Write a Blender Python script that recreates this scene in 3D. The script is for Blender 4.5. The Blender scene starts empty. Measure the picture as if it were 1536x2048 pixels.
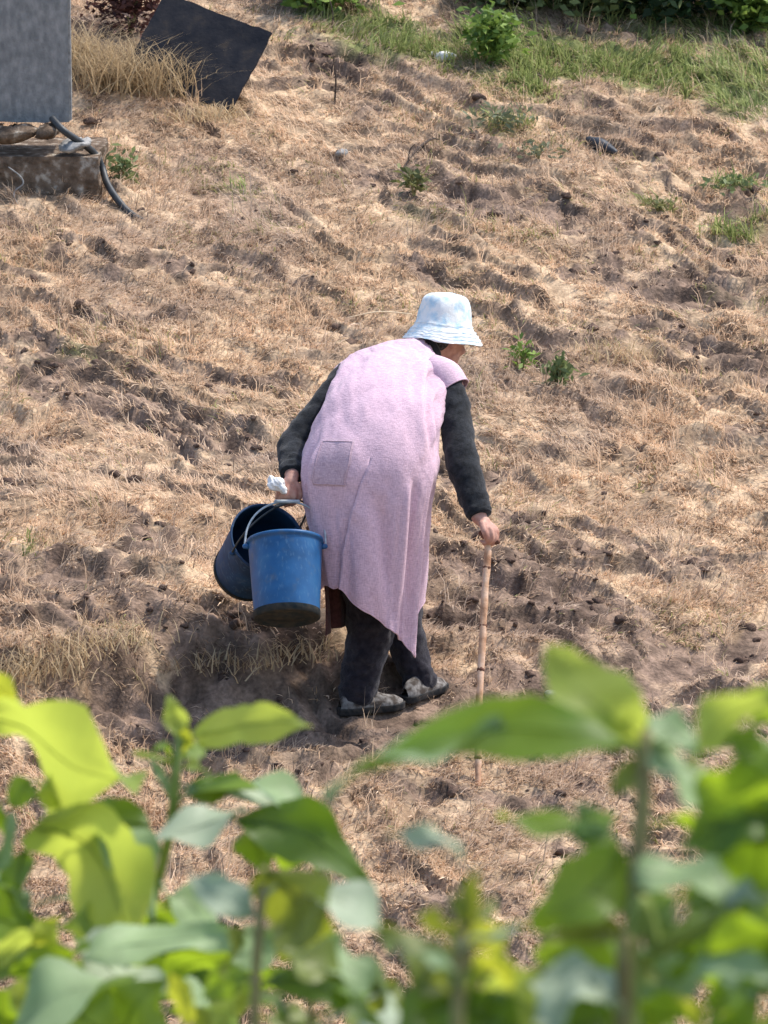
import bpy, math, random
import numpy as np
from mathutils import Vector, Matrix

random.seed(7)
rng = np.random.default_rng(7)
C = bpy.context.scene
COL = C.collection
R = math.radians

# ------------------------------------------------------------------ camera, sky, sun, exposure
DEL = R(12.0)                       # the camera looks down by this angle
DIST = 22.0                         # metres from the lens to the walking person
FPX = 11000.0                       # photograph pixels per unit of slope
AX = np.array([1.0, 0.0, 0.0])
AU = np.array([0.0, math.sin(DEL), math.cos(DEL)])
AD = np.array([0.0, math.cos(DEL), -math.sin(DEL)])
CAM = -DIST * AD - 0.004 * AX + 0.792 * AU

cam_d = bpy.data.cameras.new('camera')
cam = bpy.data.objects.new('camera', cam_d)
COL.objects.link(cam)
cam.location = CAM
cam.rotation_euler = (R(90) - DEL, 0, 0)
cam_d.sensor_fit = 'HORIZONTAL'
cam_d.sensor_width = 36.0
cam_d.lens = 36.0 * FPX / 1536.0
cam_d.clip_start = 0.1
cam_d.clip_end = 1000
cam_d.dof.use_dof = True
cam_d.dof.focus_distance = DIST - 0.1
cam_d.dof.aperture_fstop = cam_d.lens / 12.5
C.camera = cam

SUN = np.array([0.46, 0.24, 0.86]); SUN /= np.linalg.norm(SUN)
w = bpy.data.worlds.new('World'); C.world = w; w.use_nodes = True
wn = w.node_tree.nodes; wl = w.node_tree.links
bg = wn['Background']
sky = wn.new('ShaderNodeTexSky'); sky.sky_type = 'NISHITA'; sky.sun_disc = False
sky.sun_elevation = math.asin(SUN[2]); sky.sun_rotation = math.atan2(SUN[0], SUN[1])
sky.dust_density = 2.0
wl.new(sky.outputs[0], bg.inputs[0]); bg.inputs[1].default_value = 0.15
sd = bpy.data.lights.new('sun', 'SUN'); so = bpy.data.objects.new('sun', sd); COL.objects.link(so)
sd.energy = 2.25; sd.angle = R(3.0); sd.color = (1.0, 0.94, 0.86)
so.rotation_euler = Vector(SUN).to_track_quat('Z', 'Y').to_euler()
C.view_settings.view_transform = 'Standard'; C.view_settings.look = 'None'
C.view_settings.gamma = 1.0; C.view_settings.use_curve_mapping = False
C.view_settings.exposure = 1.04
C.cycles.max_bounces = 6; C.cycles.transparent_max_bounces = 4

# ------------------------------------------------------------------ helpers
def at(px, py, wd=0.0):
    """point seen at a photograph pixel, wd metres beyond the person's plane"""
    d = DIST + wd
    return CAM + AD * d + AX * ((px - 768) * d / FPX) + AU * ((1024 - py) * d / FPX)

def hash2(ix, iy, seed):
    n = (ix.astype(np.int64) * 374761393 + iy.astype(np.int64) * 668265263 + seed * 1442695041) & 0x7fffffff
    n = ((n ^ (n >> 13)) * 1274126177) & 0x7fffffff
    n = n ^ (n >> 16)
    return (n & 0xffff) / 65535.0

def vnoise(x, y, seed=0):
    ix = np.floor(x); iy = np.floor(y)
    fx = x - ix; fy = y - iy
    fx = fx * fx * (3 - 2 * fx); fy = fy * fy * (3 - 2 * fy)
    a = hash2(ix, iy, seed); b = hash2(ix + 1, iy, seed)
    c = hash2(ix, iy + 1, seed); d = hash2(ix + 1, iy + 1, seed)
    return (a + (b - a) * fx) * (1 - fy) + (c + (d - c) * fx) * fy

def fbm(x, y, seed=0, octv=4):
    s = 0; amp = 0.5
    for o in range(octv):
        s = s + amp * vnoise(x * 2 ** o + 17.3 * o, y * 2 ** o - 9.1 * o, seed + o)
        amp *= 0.5
    return s / (1 - 0.5 ** octv)

def sstep(a, b, x):
    t = np.clip((x - a) / (b - a), 0, 1)
    return t * t * (3 - 2 * t)

def path_y(x):
    return 0.02 + 0.20 * x + 0.28 * np.clip(x, 0, 2.4) ** 2

def base_h(x, y):
    """large shape of the ground"""
    z = np.where(y > -4, 0.205 * y, -0.82 - 0.05 * (-(y + 4)))
    z = np.where(y > 26, 0.205 * 26 + 0.03 * (y - 26), z)
    near = sstep(-10.5, -16.7, y)
    z = z * (1 - near) + 3.62 * near
    fade = sstep(-9, -4, y) * sstep(40, 14, np.abs(x)) * sstep(40, 20, y)
    z = z - 0.07 * x * fade
    # the trodden path and the little bank above it
    yp = path_y(x)
    edge = 0.24 + 0.17 * (fbm(x * 3.3, y * 2.6, 5, 4) - 0.5) * 2 - 0.20 * sstep(-0.8, -1.5, x)
    k = y - yp
    step = 0.22 * sstep(edge - 0.15, edge + 0.13, k) * sstep(0.25, -0.3, x) * sstep(3.5, 1.0, k)
    z = z + step * fade
    # left shoulder of ground in front of the bank
    z = z + 0.16 * np.exp(-((x + 1.35) / 0.42) ** 2 - ((y + 0.35) / 0.45) ** 2)
    z = z - 0.05 * np.exp(-((k + 0.05) / 0.3) ** 2) * fade
    return z

def on_base(px, py):
    """ground point under a photograph pixel (large shape only)"""
    lo, hi = 12.0, 60.0
    o = (AD + AX * ((px - 768) / FPX) + AU * ((1024 - py) / FPX))
    ds = np.linspace(lo, hi, 1200)
    p = CAM[None] + ds[:, None] * o[None]
    below = p[:, 2] < base_h(p[:, 0], p[:, 1])
    i = int(np.argmax(below))
    return p[i]

# patches on the field: centre pixel, half sizes in pixels, slope down to the right, strength
SOIL = [
    (250, 830, 270, 55, .28, 1.0), (420, 900, 160, 40, .3, .8), (90, 800, 110, 40, .1, .7), (300, 1085, 70, 45, .2, 1.1),
    (80, 1110, 120, 50, .1, .7), (200, 1180, 230, 45, .25, .8), (440, 1290, 300, 45, .1, 1.0), (560, 1380, 220, 50, 0, 1.2), (700, 1455, 350, 55, -.05, 1.7),
    (1000, 1370, 190, 40, -.1, 1.0), (1340, 1330, 280, 45, -.1, .7), (990, 970, 130, 28, .05, 1.0), (1150, 1080, 140, 35, .2, .8),
    (1270, 1090, 70, 30, .2, .9), (1060, 1190, 230, 45, .2, 1.2), (1210, 1250, 120, 30, .25, .9), (960, 1250, 120, 40, .1, .8), (1390, 1130, 70, 30, .2, .7),
    (1040, 430, 210, 45, .12, 1.0), (1180, 470, 130, 28, .15, .9), (1370, 580, 200, 40, .08, 1.1), (1450, 710, 110, 40, .25, .9),
    (1240, 260, 110, 45, .4, .7), (700, 150, 190, 45, .42, .7), (840, 60, 150, 14, .06, .8), (1120, 85, 140, 14, .12, .9), (820, 530, 110, 18, .2, .7),
    (320, 535, 70, 18, .2, .7), (430, 760, 50, 14, 0, .8), (1460, 870, 100, 45, .3, .8), (1160, 800, 50, 14, .3, .8), (1380, 820, 60, 14, .2, .6),
    (1330, 640, 150, 25, .1, .6), (560, 560, 110, 14, .3, .5), (180, 640, 90, 18, .3, .5), (720, 970, 420, 20, .15, .4), (1120, 1540, 140, 40, .1, .8),
    (900, 1585, 280, 22, .05, .7), (760, 1800, 260, 22, .05, .6), (320, 1480, 190, 40, .1, 1.0), (1250, 1440, 160, 40, .1, .7), (120, 1230, 90, 30, 0, .6),
    (240, 60, 90, 75, 0, .9), (1000, 1700, 200, 18, .05, .5), (600, 1960, 260, 30, .1, .5), (1100, 1960, 230, 20, .1, .5), (640, 20, 60, 20, 0, .8)]
GREEN = [
    (1400, 165, 360, 60, .12, 1.4), (1500, 215, 120, 40, .1, 1.3), (1120, 140, 260, 40, .1, 1.0), (830, 95, 230, 55, .15, 1.1), (1010, 170, 180, 40, .15, .8), (1420, 90, 260, 35, .15, .8), (640, 30, 120, 28, 0, 1.0), (1300, 30, 330, 30, .05, 1.1),
    (1000, 250, 130, 30, .2, .5), (330, 330, 170, 35, .05, .55), (460, 375, 120, 20, .1, .5), (870, 450, 120, 22, .2, .5), (1470, 375, 70, 18, 0, .8),
    (1330, 415, 60, 18, 0, .6), (1500, 470, 90, 40, 0, .7), (1450, 600, 120, 25, .1, .5), (1220, 660, 120, 22, .1, .35), (600, 455, 60, 14, .1, .5), (140, 720, 70, 25, .2, .4),
    (840, 625, 200, 22, .1, .35), (1080, 480, 90, 16, .1, .45), (1500, 200, 90, 40, .1, .9), (60, 1090, 60, 22, 0, .45)]
SING = math.sin(R(12 + 11.6))

def to_ground(blobs):
    out = []
    for px, py, rx, ry, sl, st in blobs:
        p = on_base(px, py); d = float(np.dot(p - CAM, AD)); s = FPX / d
        out.append((p[0], p[1], rx / s, ry / s / SING, -sl / SING + 0.0, st))
    return out
SOIL_G = to_ground(SOIL); GREEN_G = to_ground(GREEN)

def mask(x, y, blobs):
    m = np.zeros_like(x)
    for gx, gy, rx, ry, k, st in blobs:
        dx = x - gx; dy = y - gy - k * dx
        q = (dx / rx) ** 2 + (dy / ry) ** 2
        m = np.maximum(m, st * np.exp(-q * 0.8))
    return m

def rot_coords(x, y):
    a = R(-38)
    return x * math.cos(a) + y * math.sin(a), -x * math.sin(a) + y * math.cos(a)

def terr(x, y):
    """little broken steps across the slope: height and the share of bare riser"""
    nn = fbm(x * 1.7, y * 1.5, 141, 3)
    ph = y * 3.3 + x * 1.75 + 3.4 * nn + 0.5 * fbm(x * 7, y * 7, 143, 2)
    t = ph - np.floor(ph); row = np.floor(ph)
    br = fbm(x * 2.6 + row * 3.7, y * 0.6 + row * 5.1, 145, 3)
    m = sstep(0.42, 0.64, br + 0.17 * mask(x, y, SOIL_G))
    p = np.where(t < 0.2, t / 0.2, (1 - t) / 0.8) - 0.5
    face = m * sstep(0.0, 0.05, t) * sstep(0.34, 0.2, t)
    return 0.075 * m * p, face

def soil_mask(x, y):
    u, v = rot_coords(x, y)
    n = fbm(u * 2.2, v * 5.5, 21, 4)
    n2 = fbm(x * 9, y * 7, 31, 3)
    m = mask(x, y, SOIL_G) * 1.12 + (n - 0.5) * 1.5 + (n2 - 0.5) * 1.2
    fc = terr(x, y)[1]
    m = m + 0.5 * np.exp(-((y - path_y(x) + 0.03) / 0.20) ** 2) * sstep(-1.4, -.9, x) * sstep(3, 2, x)
    return np.maximum(sstep(0.45, 0.72, m), 0.85 * fc * sstep(.30, .58, n + .35 * (n2 - .5) + .06))

def green_mask(x, y):
    n = fbm(x * 3.0, y * 2.0, 41, 4)
    return np.clip(mask(x, y, GREEN_G) * 1.0 + (n - 0.55) * 0.9, 0, 1)

def fine_h(x, y, soil):
    u, v = rot_coords(x, y)
    det = sstep(-6, -4, y) * sstep(16, 12, y) * sstep(4.5, 3.2, np.abs(x))
    z = 0.055 * (fbm(u * 1.5, v * 4.2, 51, 3) - 0.5) * 2
    cl = np.abs(fbm(x * 11, y * 11, 61, 3) - 0.5) * 2
    cl2 = fbm(x * 24, y * 24, 71, 2) - 0.5
    big = np.abs(fbm(u * 3.2, v * 6.5, 65, 3) - 0.5) * 2
    lump = fbm(x * 15, y * 13, 81, 3) - 0.5
    z = z + soil * (0.055 * (0.4 - cl) + 0.07 * (0.4 - big) + 0.032 * cl2 - 0.02) + (1 - soil) * (0.034 * lump + 0.012 * cl2)
    calm = 1 - 0.88 * np.exp(-((y - path_y(x) + 0.02) / 0.24) ** 2) * sstep(-.6, .3, x)
    return (z + terr(x, y)[0]) * det * calm

def ground_h(x, y):
    x = np.atleast_1d(np.asarray(x, float)); y = np.atleast_1d(np.asarray(y, float))
    return base_h(x, y) + fine_h(x, y, soil_mask(x, y))

def on_ground(px, py):
    p = on_base(px, py)
    return np.array([p[0], p[1], float(ground_h(p[0], p[1])[0])])

def catmull(pts, n):
    P = np.asarray(pts, float)
    if len(P) == 2:
        t = np.linspace(0, 1, n)[:, None]; return P[0] * (1 - t) + P[1] * t
    Q = np.vstack([2 * P[0] - P[1], P, 2 * P[-1] - P[-2]])
    k = len(P) - 1
    ts = np.linspace(0, k, n); out = []
    for t in ts:
        i = min(int(t), k - 1); f = t - i
        a, b, c, d = Q[i], Q[i + 1], Q[i + 2], Q[i + 3]
        out.append(0.5 * (2 * b + (c - a) * f + (2 * a - 5 * b + 4 * c - d) * f * f + (3 * b - a - 3 * c + d) * f ** 3))
    return np.array(out)

class MB:
    """collects vertices and faces of one mesh"""
    def __init__(s): s.v = []; s.f = []; s.n = 0
    def add(s, v, f):
        v = np.asarray(v, float); s.v.append(v)
        s.f += [tuple(i + s.n for i in q) for q in f]; s.n += len(v); return s
    def grid(s, V, closed=False):
        """V[rows, cols, 3]"""
        r, c = V.shape[:2]; f = []
        for i in range(r - 1):
            for j in range(c if closed else c - 1):
                k = (j + 1) % c
                f.append((i * c + j, i * c + k, (i + 1) * c + k, (i + 1) * c + j))
        return s.add(V.reshape(-1, 3), f)
    def tube(s, pts, rad, seg=12, n=None, cap=True, smooth=True, wob=0.0, seed=0):
        n = n or max(2, len(pts))
        rad = [rad] * len(pts) if np.isscalar(rad) else rad
        P = catmull(pts, n) if smooth else np.asarray(pts, float)
        Rr = np.interp(np.linspace(0, 1, len(P)), np.linspace(0, 1, len(rad)), rad)
        T = np.gradient(P, axis=0); T /= np.linalg.norm(T, axis=1)[:, None] + 1e-12
        ref = np.array([0.31, 0.22, 0.92]) if abs(T[0][2]) < 0.8 else np.array([1.0, 0.1, 0.0])
        a = np.cross(T[0], ref); a /= np.linalg.norm(a)
        ang = np.linspace(0, 2 * math.pi, seg, endpoint=False)
        rows = []
        for i in range(len(P)):
            a = a - T[i] * np.dot(a, T[i]); a /= np.linalg.norm(a); b = np.cross(T[i], a)
            rr = Rr[i] * np.ones(seg)
            if wob: rr = rr * (1 + wob * (vnoise(ang * 1.6 + 40 * seed, np.full(seg, i * 0.45), seed + 3) - 0.5) * 2)
            rows.append(P[i] + rr[:, None] * (np.cos(ang)[:, None] * a + np.sin(ang)[:, None] * b))
        V = np.array(rows)
        if cap:
            def capr(i, sgn):
                out = []
                for k in (0.8, 0.45, 0.05):
                    out.append(P[i] + (V[i] - P[i]) * k + sgn * T[i] * Rr[i] * math.sqrt(1 - k * k) * 0.9)
                return out
            V = np.array(capr(0, -1)[::-1] + list(V) + capr(-1, 1))
        st = s.n
        s.grid(V, True)
        r = V.shape[0]
        s.f.append(tuple(st + j for j in range(seg))[::-1]); s.f.append(tuple(st + (r - 1) * seg + j for j in range(seg)))
        return s
    def ell(s, c, ax, seg=14, rings=9):
        """ellipsoid; ax = three axis vectors"""
        ax = [np.asarray(a, float) for a in ax]; c = np.asarray(c, float)
        th = np.linspace(0.03, math.pi - 0.03, rings); ph = np.linspace(0, 2 * math.pi, seg, endpoint=False)
        V = np.array([[c + math.sin(t) * math.cos(p) * ax[0] + math.sin(t) * math.sin(p) * ax[1] + math.cos(t) * ax[2] for p in ph] for t in th])
        st = s.n; s.grid(V, True)
        s.f.append(tuple(st + j for j in range(seg))); s.f.append(tuple(st + (rings - 1) * seg + j for j in range(seg))[::-1])
        return s
    def box(s, c, ax):
        ax = [np.asarray(a, float) for a in ax]; c = np.asarray(c, float)
        v = [c + i * ax[0] + j * ax[1] + k * ax[2] for i in (-1, 1) for j in (-1, 1) for k in (-1, 1)]
        return s.add(v, [(0, 1, 3, 2), (4, 6, 7, 5), (0, 4, 5, 1), (2, 3, 7, 6), (0, 2, 6, 4), (1, 5, 7, 3)])
    def build(s, name, mat, parent=None, smooth=True):
        m = bpy.data.meshes.new(name)
        V = np.vstack(s.v)
        m.from_pydata(V.tolist(), [], s.f)
        if smooth: m.polygons.foreach_set('use_smooth', np.ones(len(m.polygons), bool))
        m.materials.append(mat); m.update()
        o = bpy.data.objects.new(name, m); COL.objects.link(o)
        if parent is not None: put_under(o, parent)
        return o

def put_under(o, parent):
    o.parent = parent
    o.matrix_parent_inverse = Matrix.Translation(-Vector(world_loc(parent)))

def world_loc(o):
    p = Vector(o.location)
    return p

def tag(o, label=None, cat=None, group=None, kind=None):
    if label: o['label'] = label
    if cat: o['category'] = cat
    if group: o['group'] = group
    if kind: o['kind'] = kind
    return o

def empty(name, loc):
    o = bpy.data.objects.new(name, None); COL.objects.link(o); o.location = tuple(loc); o.empty_display_size = 0.1
    return o

def evaluated(o, name, mat, smooth=True):
    dg = bpy.context.evaluated_depsgraph_get(); dg.update()
    me = bpy.data.meshes.new_from_object(o.evaluated_get(dg))
    me.name = name
    n = bpy.data.objects.new(name, me); COL.objects.link(n)
    old = o.data; bpy.data.objects.remove(o); bpy.data.meshes.remove(old)
    me.materials.clear(); me.materials.append(mat)
    me.polygons.foreach_set('use_smooth', np.ones(len(me.polygons), bool))
    return n

def remeshed(mb, name, mat, voxel, smooth_it=6, parent=None):
    o = mb.build('temporary_shape', mat)
    r = o.modifiers.new('r', 'REMESH'); r.mode = 'VOXEL'; r.voxel_size = voxel
    s = o.modifiers.new('s', 'SMOOTH'); s.factor = 0.5; s.iterations = smooth_it
    n = evaluated(o, name, mat); n.name = name
    if parent is not None: put_under(n, parent)
    return n

# ------------------------------------------------------------------ materials
def mat(name, col, rough=0.7, spec=0.3, noise=None, bump=None, stops=None, coords='Object', metal=0.0):
    """noise=(scale, detail, amount); bump=(scale, strength, distance)"""
    m = bpy.data.materials.new(name); m.use_nodes = True
    nt = m.node_tree; b = nt.nodes['Principled BSDF']
    b.inputs['Roughness'].default_value = rough; b.inputs['Specular IOR Level'].default_value = spec; b.inputs['Metallic'].default_value = metal
    b.inputs['Base Color'].default_value = (*col, 1)
    tc = nt.nodes.new('ShaderNodeTexCoord')
    if stops:
        nz = nt.nodes.new('ShaderNodeTexNoise'); nz.inputs['Scale'].default_value = noise[0]; nz.inputs['Detail'].default_value = noise[1]
        nt.links.new(tc.outputs[coords], nz.inputs['Vector'])
        cr = nt.nodes.new('ShaderNodeValToRGB')
        e = cr.color_ramp.elements
        e[0].position, e[0].color = stops[0][0], (*stops[0][1], 1)
        e[1].position, e[1].color = stops[-1][0], (*stops[-1][1], 1)
        for p, c in stops[1:-1]:
            x = e.new(p); x.color = (*c, 1)
        nt.links.new(nz.outputs['Fac'], cr.inputs['Fac']); nt.links.new(cr.outputs['Color'], b.inputs['Base Color'])
    if bump:
        bz = nt.nodes.new('ShaderNodeTexNoise'); bz.inputs['Scale'].default_value = bump[0]; bz.inputs['Detail'].default_value = 5
        nt.links.new(tc.outputs[coords], bz.inputs['Vector'])
        bp = nt.nodes.new('ShaderNodeBump'); bp.inputs['Strength'].default_value = bump[1]; bp.inputs['Distance'].default_value = bump[2]
        nt.links.new(bz.outputs['Fac'], bp.inputs['Height']); nt.links.new(bp.outputs['Normal'], b.inputs['Normal'])
    return m

def attr_mat(name, rough=0.8, spec=0.2, transl=0.0, noise=None, bump=None):
    """colour read from the mesh attribute 'tint' (a thing's own colour), with fine grain"""
    m = bpy.data.materials.new(name); m.use_nodes = True
    nt = m.node_tree; b = nt.nodes['Principled BSDF']
    b.inputs['Roughness'].default_value = rough; b.inputs['Specular IOR Level'].default_value = spec
    a = nt.nodes.new('ShaderNodeAttribute'); a.attribute_name = 'tint'
    colr = a.outputs['Color']
    tc = nt.nodes.new('ShaderNodeTexCoord')
    if noise:
        nz = nt.nodes.new('ShaderNodeTexNoise'); nz.inputs['Scale'].default_value = noise[0]; nz.inputs['Detail'].default_value = 6
        nt.links.new(tc.outputs['Object'], nz.inputs['Vector'])
        mr = nt.nodes.new('ShaderNodeMapRange'); mr.inputs[3].default_value = 1 - noise[1]; mr.inputs[4].default_value = 1 + noise[1]
        mr.inputs[1].default_value = 0.3; mr.inputs[2].default_value = 0.7
        nt.links.new(nz.outputs['Fac'], mr.inputs[0])
        mx = nt.nodes.new('ShaderNodeMix'); mx.data_type = 'RGBA'; mx.blend_type = 'MULTIPLY'; mx.inputs[0].default_value = 1
        nt.links.new(colr, mx.inputs[6]); nt.links.new(mr.outputs[0], mx.inputs[7]); colr = mx.outputs[2]
    nt.links.new(colr, b.inputs['Base Color'])
    if bump:
        bz = nt.nodes.new('ShaderNodeTexNoise'); bz.inputs['Scale'].default_value = bump[0]; bz.inputs['Detail'].default_value = 8
        nt.links.new(tc.outputs['Object'], bz.inputs['Vector'])
        bp = nt.nodes.new('ShaderNodeBump'); bp.inputs['Strength'].default_value = bump[1]; bp.inputs['Distance'].default_value = bump[2]
        nt.links.new(bz.outputs['Fac'], bp.inputs['Height']); nt.links.new(bp.outputs['Normal'], b.inputs['Normal'])
    if transl:
        out = nt.nodes['Material Output']
        t = nt.nodes.new('ShaderNodeBsdfTranslucent'); nt.links.new(colr, t.inputs['Color'])
        ms = nt.nodes.new('ShaderNodeMixShader'); ms.inputs[0].default_value = transl
        nt.links.new(b.outputs[0], ms.inputs[1]); nt.links.new(t.outputs[0], ms.inputs[2]); nt.links.new(ms.outputs[0], out.inputs['Surface'])
    return m

def leaf_mat(name, col, tcol, rough=0.38, transl=0.45, spec=0.5, coat=0.0):
    m = bpy.data.materials.new(name); m.use_nodes = True
    nt = m.node_tree; b = nt.nodes['Principled BSDF']; out = nt.nodes['Material Output']
    tc = nt.nodes.new('ShaderNodeTexCoord')
    nz = nt.nodes.new('ShaderNodeTexNoise'); nz.inputs['Scale'].default_value = 32; nz.inputs['Detail'].default_value = 6
    nt.links.new(tc.outputs['Object'], nz.inputs['Vector'])
    mx = nt.nodes.new('ShaderNodeMix'); mx.data_type = 'RGBA'
    mx.inputs[6].default_value = (*[c * 0.55 for c in col], 1); mx.inputs[7].default_value = (*[c * 1.4 for c in col], 1)
    nt.links.new(nz.outputs['Fac'], mx.inputs[0]); nt.links.new(mx.outputs[2], b.inputs['Base Color'])
    b.inputs['Roughness'].default_value = rough; b.inputs['Specular IOR Level'].default_value = spec
    b.inputs['Coat Weight'].default_value = coat; b.inputs['Coat Roughness'].default_value = 0.3
    t = nt.nodes.new('ShaderNodeBsdfTranslucent'); t.inputs['Color'].default_value = (*tcol, 1)
    ms = nt.nodes.new('ShaderNodeMixShader'); ms.inputs[0].default_value = transl
    nt.links.new(b.outputs[0], ms.inputs[1]); nt.links.new(t.outputs[0], ms.inputs[2]); nt.links.new(ms.outputs[0], out.inputs['Surface'])
    return m

def fabric_mat(name, c0, c1, scale, rough=0.85, bump=0.4, weave=420.0, woven=False):
    """cloth: two yarn colours, a fine weave and slight crinkle"""
    m = mat(name, c0, rough, 0.15, (scale, 6, 0), None, [(0.35, c0), (0.65, c1)])
    nt = m.node_tree; b = nt.nodes['Principled BSDF']
    tc = nt.nodes.new('ShaderNodeTexCoord')
    w1 = nt.nodes.new('ShaderNodeTexNoise'); w1.inputs['Scale'].default_value = weave; w1.inputs['Detail'].default_value = 2
    w2 = nt.nodes.new('ShaderNodeTexNoise'); w2.inputs['Scale'].default_value = 70; w2.inputs['Detail'].default_value = 3
    ad = nt.nodes.new('ShaderNodeMath'); ad.operation = 'ADD'
    nt.links.new(tc.outputs['Object'], w1.inputs['Vector']); nt.links.new(tc.outputs['Object'], w2.inputs['Vector'])
    nt.links.new(w1.outputs['Fac'], ad.inputs[0]); nt.links.new(w2.outputs['Fac'], ad.inputs[1])
    bp = nt.nodes.new('ShaderNodeBump'); bp.inputs['Strength'].default_value = bump; bp.inputs['Distance'].default_value = 0.010
    nt.links.new(ad.outputs[0], bp.inputs['Height']); nt.links.new(bp.outputs['Normal'], b.inputs['Normal'])
    b.inputs['Sheen Weight'].default_value = 0.15
    if woven:
        th = []
        for sc_ in ((300, 300, 45), (60, 60, 300)):
            mp = nt.nodes.new('ShaderNodeMapping'); mp.inputs['Scale'].default_value = sc_
            nz = nt.nodes.new('ShaderNodeTexNoise'); nz.inputs['Scale'].default_value = 1.0; nz.inputs['Detail'].default_value = 3
            nt.links.new(tc.outputs['Object'], mp.inputs[0]); nt.links.new(mp.outputs[0], nz.inputs['Vector']); th.append(nz.outputs['Fac'])
        a2 = nt.nodes.new('ShaderNodeMath'); a2.operation = 'ADD'; nt.links.new(th[0], a2.inputs[0]); nt.links.new(th[1], a2.inputs[1])
        a3 = nt.nodes.new('ShaderNodeMath'); a3.operation = 'MULTIPLY'; a3.inputs[1].default_value = 0.5; nt.links.new(a2.outputs[0], a3.inputs[0])
        cr = [n for n in nt.nodes if n.type == 'VALTORGB'][0]
        nt.links.new(a3.outputs[0], cr.inputs['Fac']); nt.links.new(a2.outputs[0], ad.inputs[0])
    return m

M = {}
M['ground'] = attr_mat('ground', 0.95, 0.1, noise=(55, 0.35), bump=(70, 0.7, 0.012))
M['straw'] = attr_mat('straw', 0.75, 0.2, transl=0.38)
M['clod'] = mat('soil_clod', (0.10, 0.07, 0.055), 0.95, 0.1, (30, 6, 0), (90, 0.8, 0.008), [(0.3, (0.055, 0.036, 0.030)), (0.7, (0.17, 0.115, 0.085))])
M['skin'] = mat('skin', (0.42, 0.22, 0.16), 0.55, 0.35, (35, 4, 0), (160, 0.3, 0.003), [(0.35, (0.36, 0.17, 0.125)), (0.65, (0.50, 0.28, 0.21))])
M['dress'] = fabric_mat('lilac_cotton', (0.48, 0.32, 0.39), (0.72, 0.51, 0.59), 150, 0.9, 0.24, woven=True)
M['pocket'] = fabric_mat('lilac_pocket_cotton', (0.39, 0.27, 0.325), (0.60, 0.435, 0.50), 150, 0.9, 0.24, woven=True)
M['shaded_lilac'] = fabric_mat('shaded_lilac_cotton', (0.060, 0.024, 0.026), (0.10, 0.042, 0.044), 60)  # inside of the dress front, its shade mixed into the colour
M['wool'] = fabric_mat('charcoal_knit', (0.009, 0.0105, 0.0125), (0.022, 0.0245, 0.029), 60, 0.95, 0.3, 260)
M['trouser'] = fabric_mat('dark_trouser_cloth', (0.011, 0.010, 0.017), (0.030, 0.027, 0.036), 40, 0.9, 0.5)
M['shoe'] = mat('muddy_canvas', (0.2, 0.19, 0.18), 0.9, 0.2, (38, 6, 0), (90, 0.5, 0.004), [(0.40, (0.06, 0.048, 0.040)), (0.66, (0.25, 0.235, 0.22))])
M['sole'] = mat('dark_rubber', (0.02, 0.02, 0.022), 0.8, 0.3, (40, 4, 0), None, [(0.4, (0.012, 0.014, 0.016)), (0.7, (0.06, 0.05, 0.042))])
M['hair'] = mat('grey_black_hair', (0.025, 0.024, 0.024), 0.6, 0.3, (120, 4, 0), (200, 0.6, 0.003), [(0.4, (0.012, 0.012, 0.012)), (0.7, (0.07, 0.068, 0.066))])
M['hat'] = fabric_mat('pale_printed_cotton', (0.80, 0.81, 0.79), (0.46, 0.64, 0.74), 26, 0.85, 0.35)
_r = [n for n in M['hat'].node_tree.nodes if n.type == 'VALTORGB'][0].color_ramp.elements; _r[0].position = .44; _r[1].position = .66
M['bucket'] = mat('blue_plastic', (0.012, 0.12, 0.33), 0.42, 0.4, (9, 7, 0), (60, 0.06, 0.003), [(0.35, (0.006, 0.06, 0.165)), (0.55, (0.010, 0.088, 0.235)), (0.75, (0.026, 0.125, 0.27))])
M['bucket_base'] = mat('dark_bucket_base', (0.02, 0.03, 0.03), 0.85, 0.2, (30, 6, 0), (60, 0.4, 0.004), [(0.35, (0.010, 0.018, 0.022)), (0.7, (0.05, 0.045, 0.036))])  # rough mottled base, near-black to dark brown
def scuffed(m):
    nt = m.node_tree; b = nt.nodes['Principled BSDF']; src = b.inputs['Base Color'].links[0].from_socket
    tc = nt.nodes.new('ShaderNodeTexCoord'); mp = nt.nodes.new('ShaderNodeMapping'); mp.inputs['Scale'].default_value = (1, 1, .16)
    nz = nt.nodes.new('ShaderNodeTexNoise'); nz.inputs['Scale'].default_value = 85; nz.inputs['Detail'].default_value = 7
    n2 = nt.nodes.new('ShaderNodeTexNoise'); n2.inputs['Scale'].default_value = 24; n2.inputs['Detail'].default_value = 8
    nt.links.new(tc.outputs['Object'], mp.inputs[0]); nt.links.new(mp.outputs[0], nz.inputs['Vector']); nt.links.new(tc.outputs['Object'], n2.inputs['Vector'])
    for sk_, lo, hi, col_, amt in ((nz, .56, .74, (.10, .19, .30), .55), (n2, .58, .72, (.10, .115, .12), .4)):
        mr = nt.nodes.new('ShaderNodeMapRange'); mr.inputs[1].default_value = lo; mr.inputs[2].default_value = hi; mr.inputs[4].default_value = amt
        nt.links.new(sk_.outputs['Fac'], mr.inputs[0])
        mx = nt.nodes.new('ShaderNodeMix'); mx.data_type = 'RGBA'; mx.inputs[7].default_value = (*col_, 1)
        nt.links.new(mr.outputs[0], mx.inputs[0]); nt.links.new(src, mx.inputs[6]); src = mx.outputs[2]
    nt.links.new(src, b.inputs['Base Color'])
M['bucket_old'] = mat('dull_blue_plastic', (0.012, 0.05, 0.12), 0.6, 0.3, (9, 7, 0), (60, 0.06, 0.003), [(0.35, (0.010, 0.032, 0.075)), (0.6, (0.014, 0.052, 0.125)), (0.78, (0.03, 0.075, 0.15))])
scuffed(M['bucket']); scuffed(M['bucket_old'])
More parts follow.
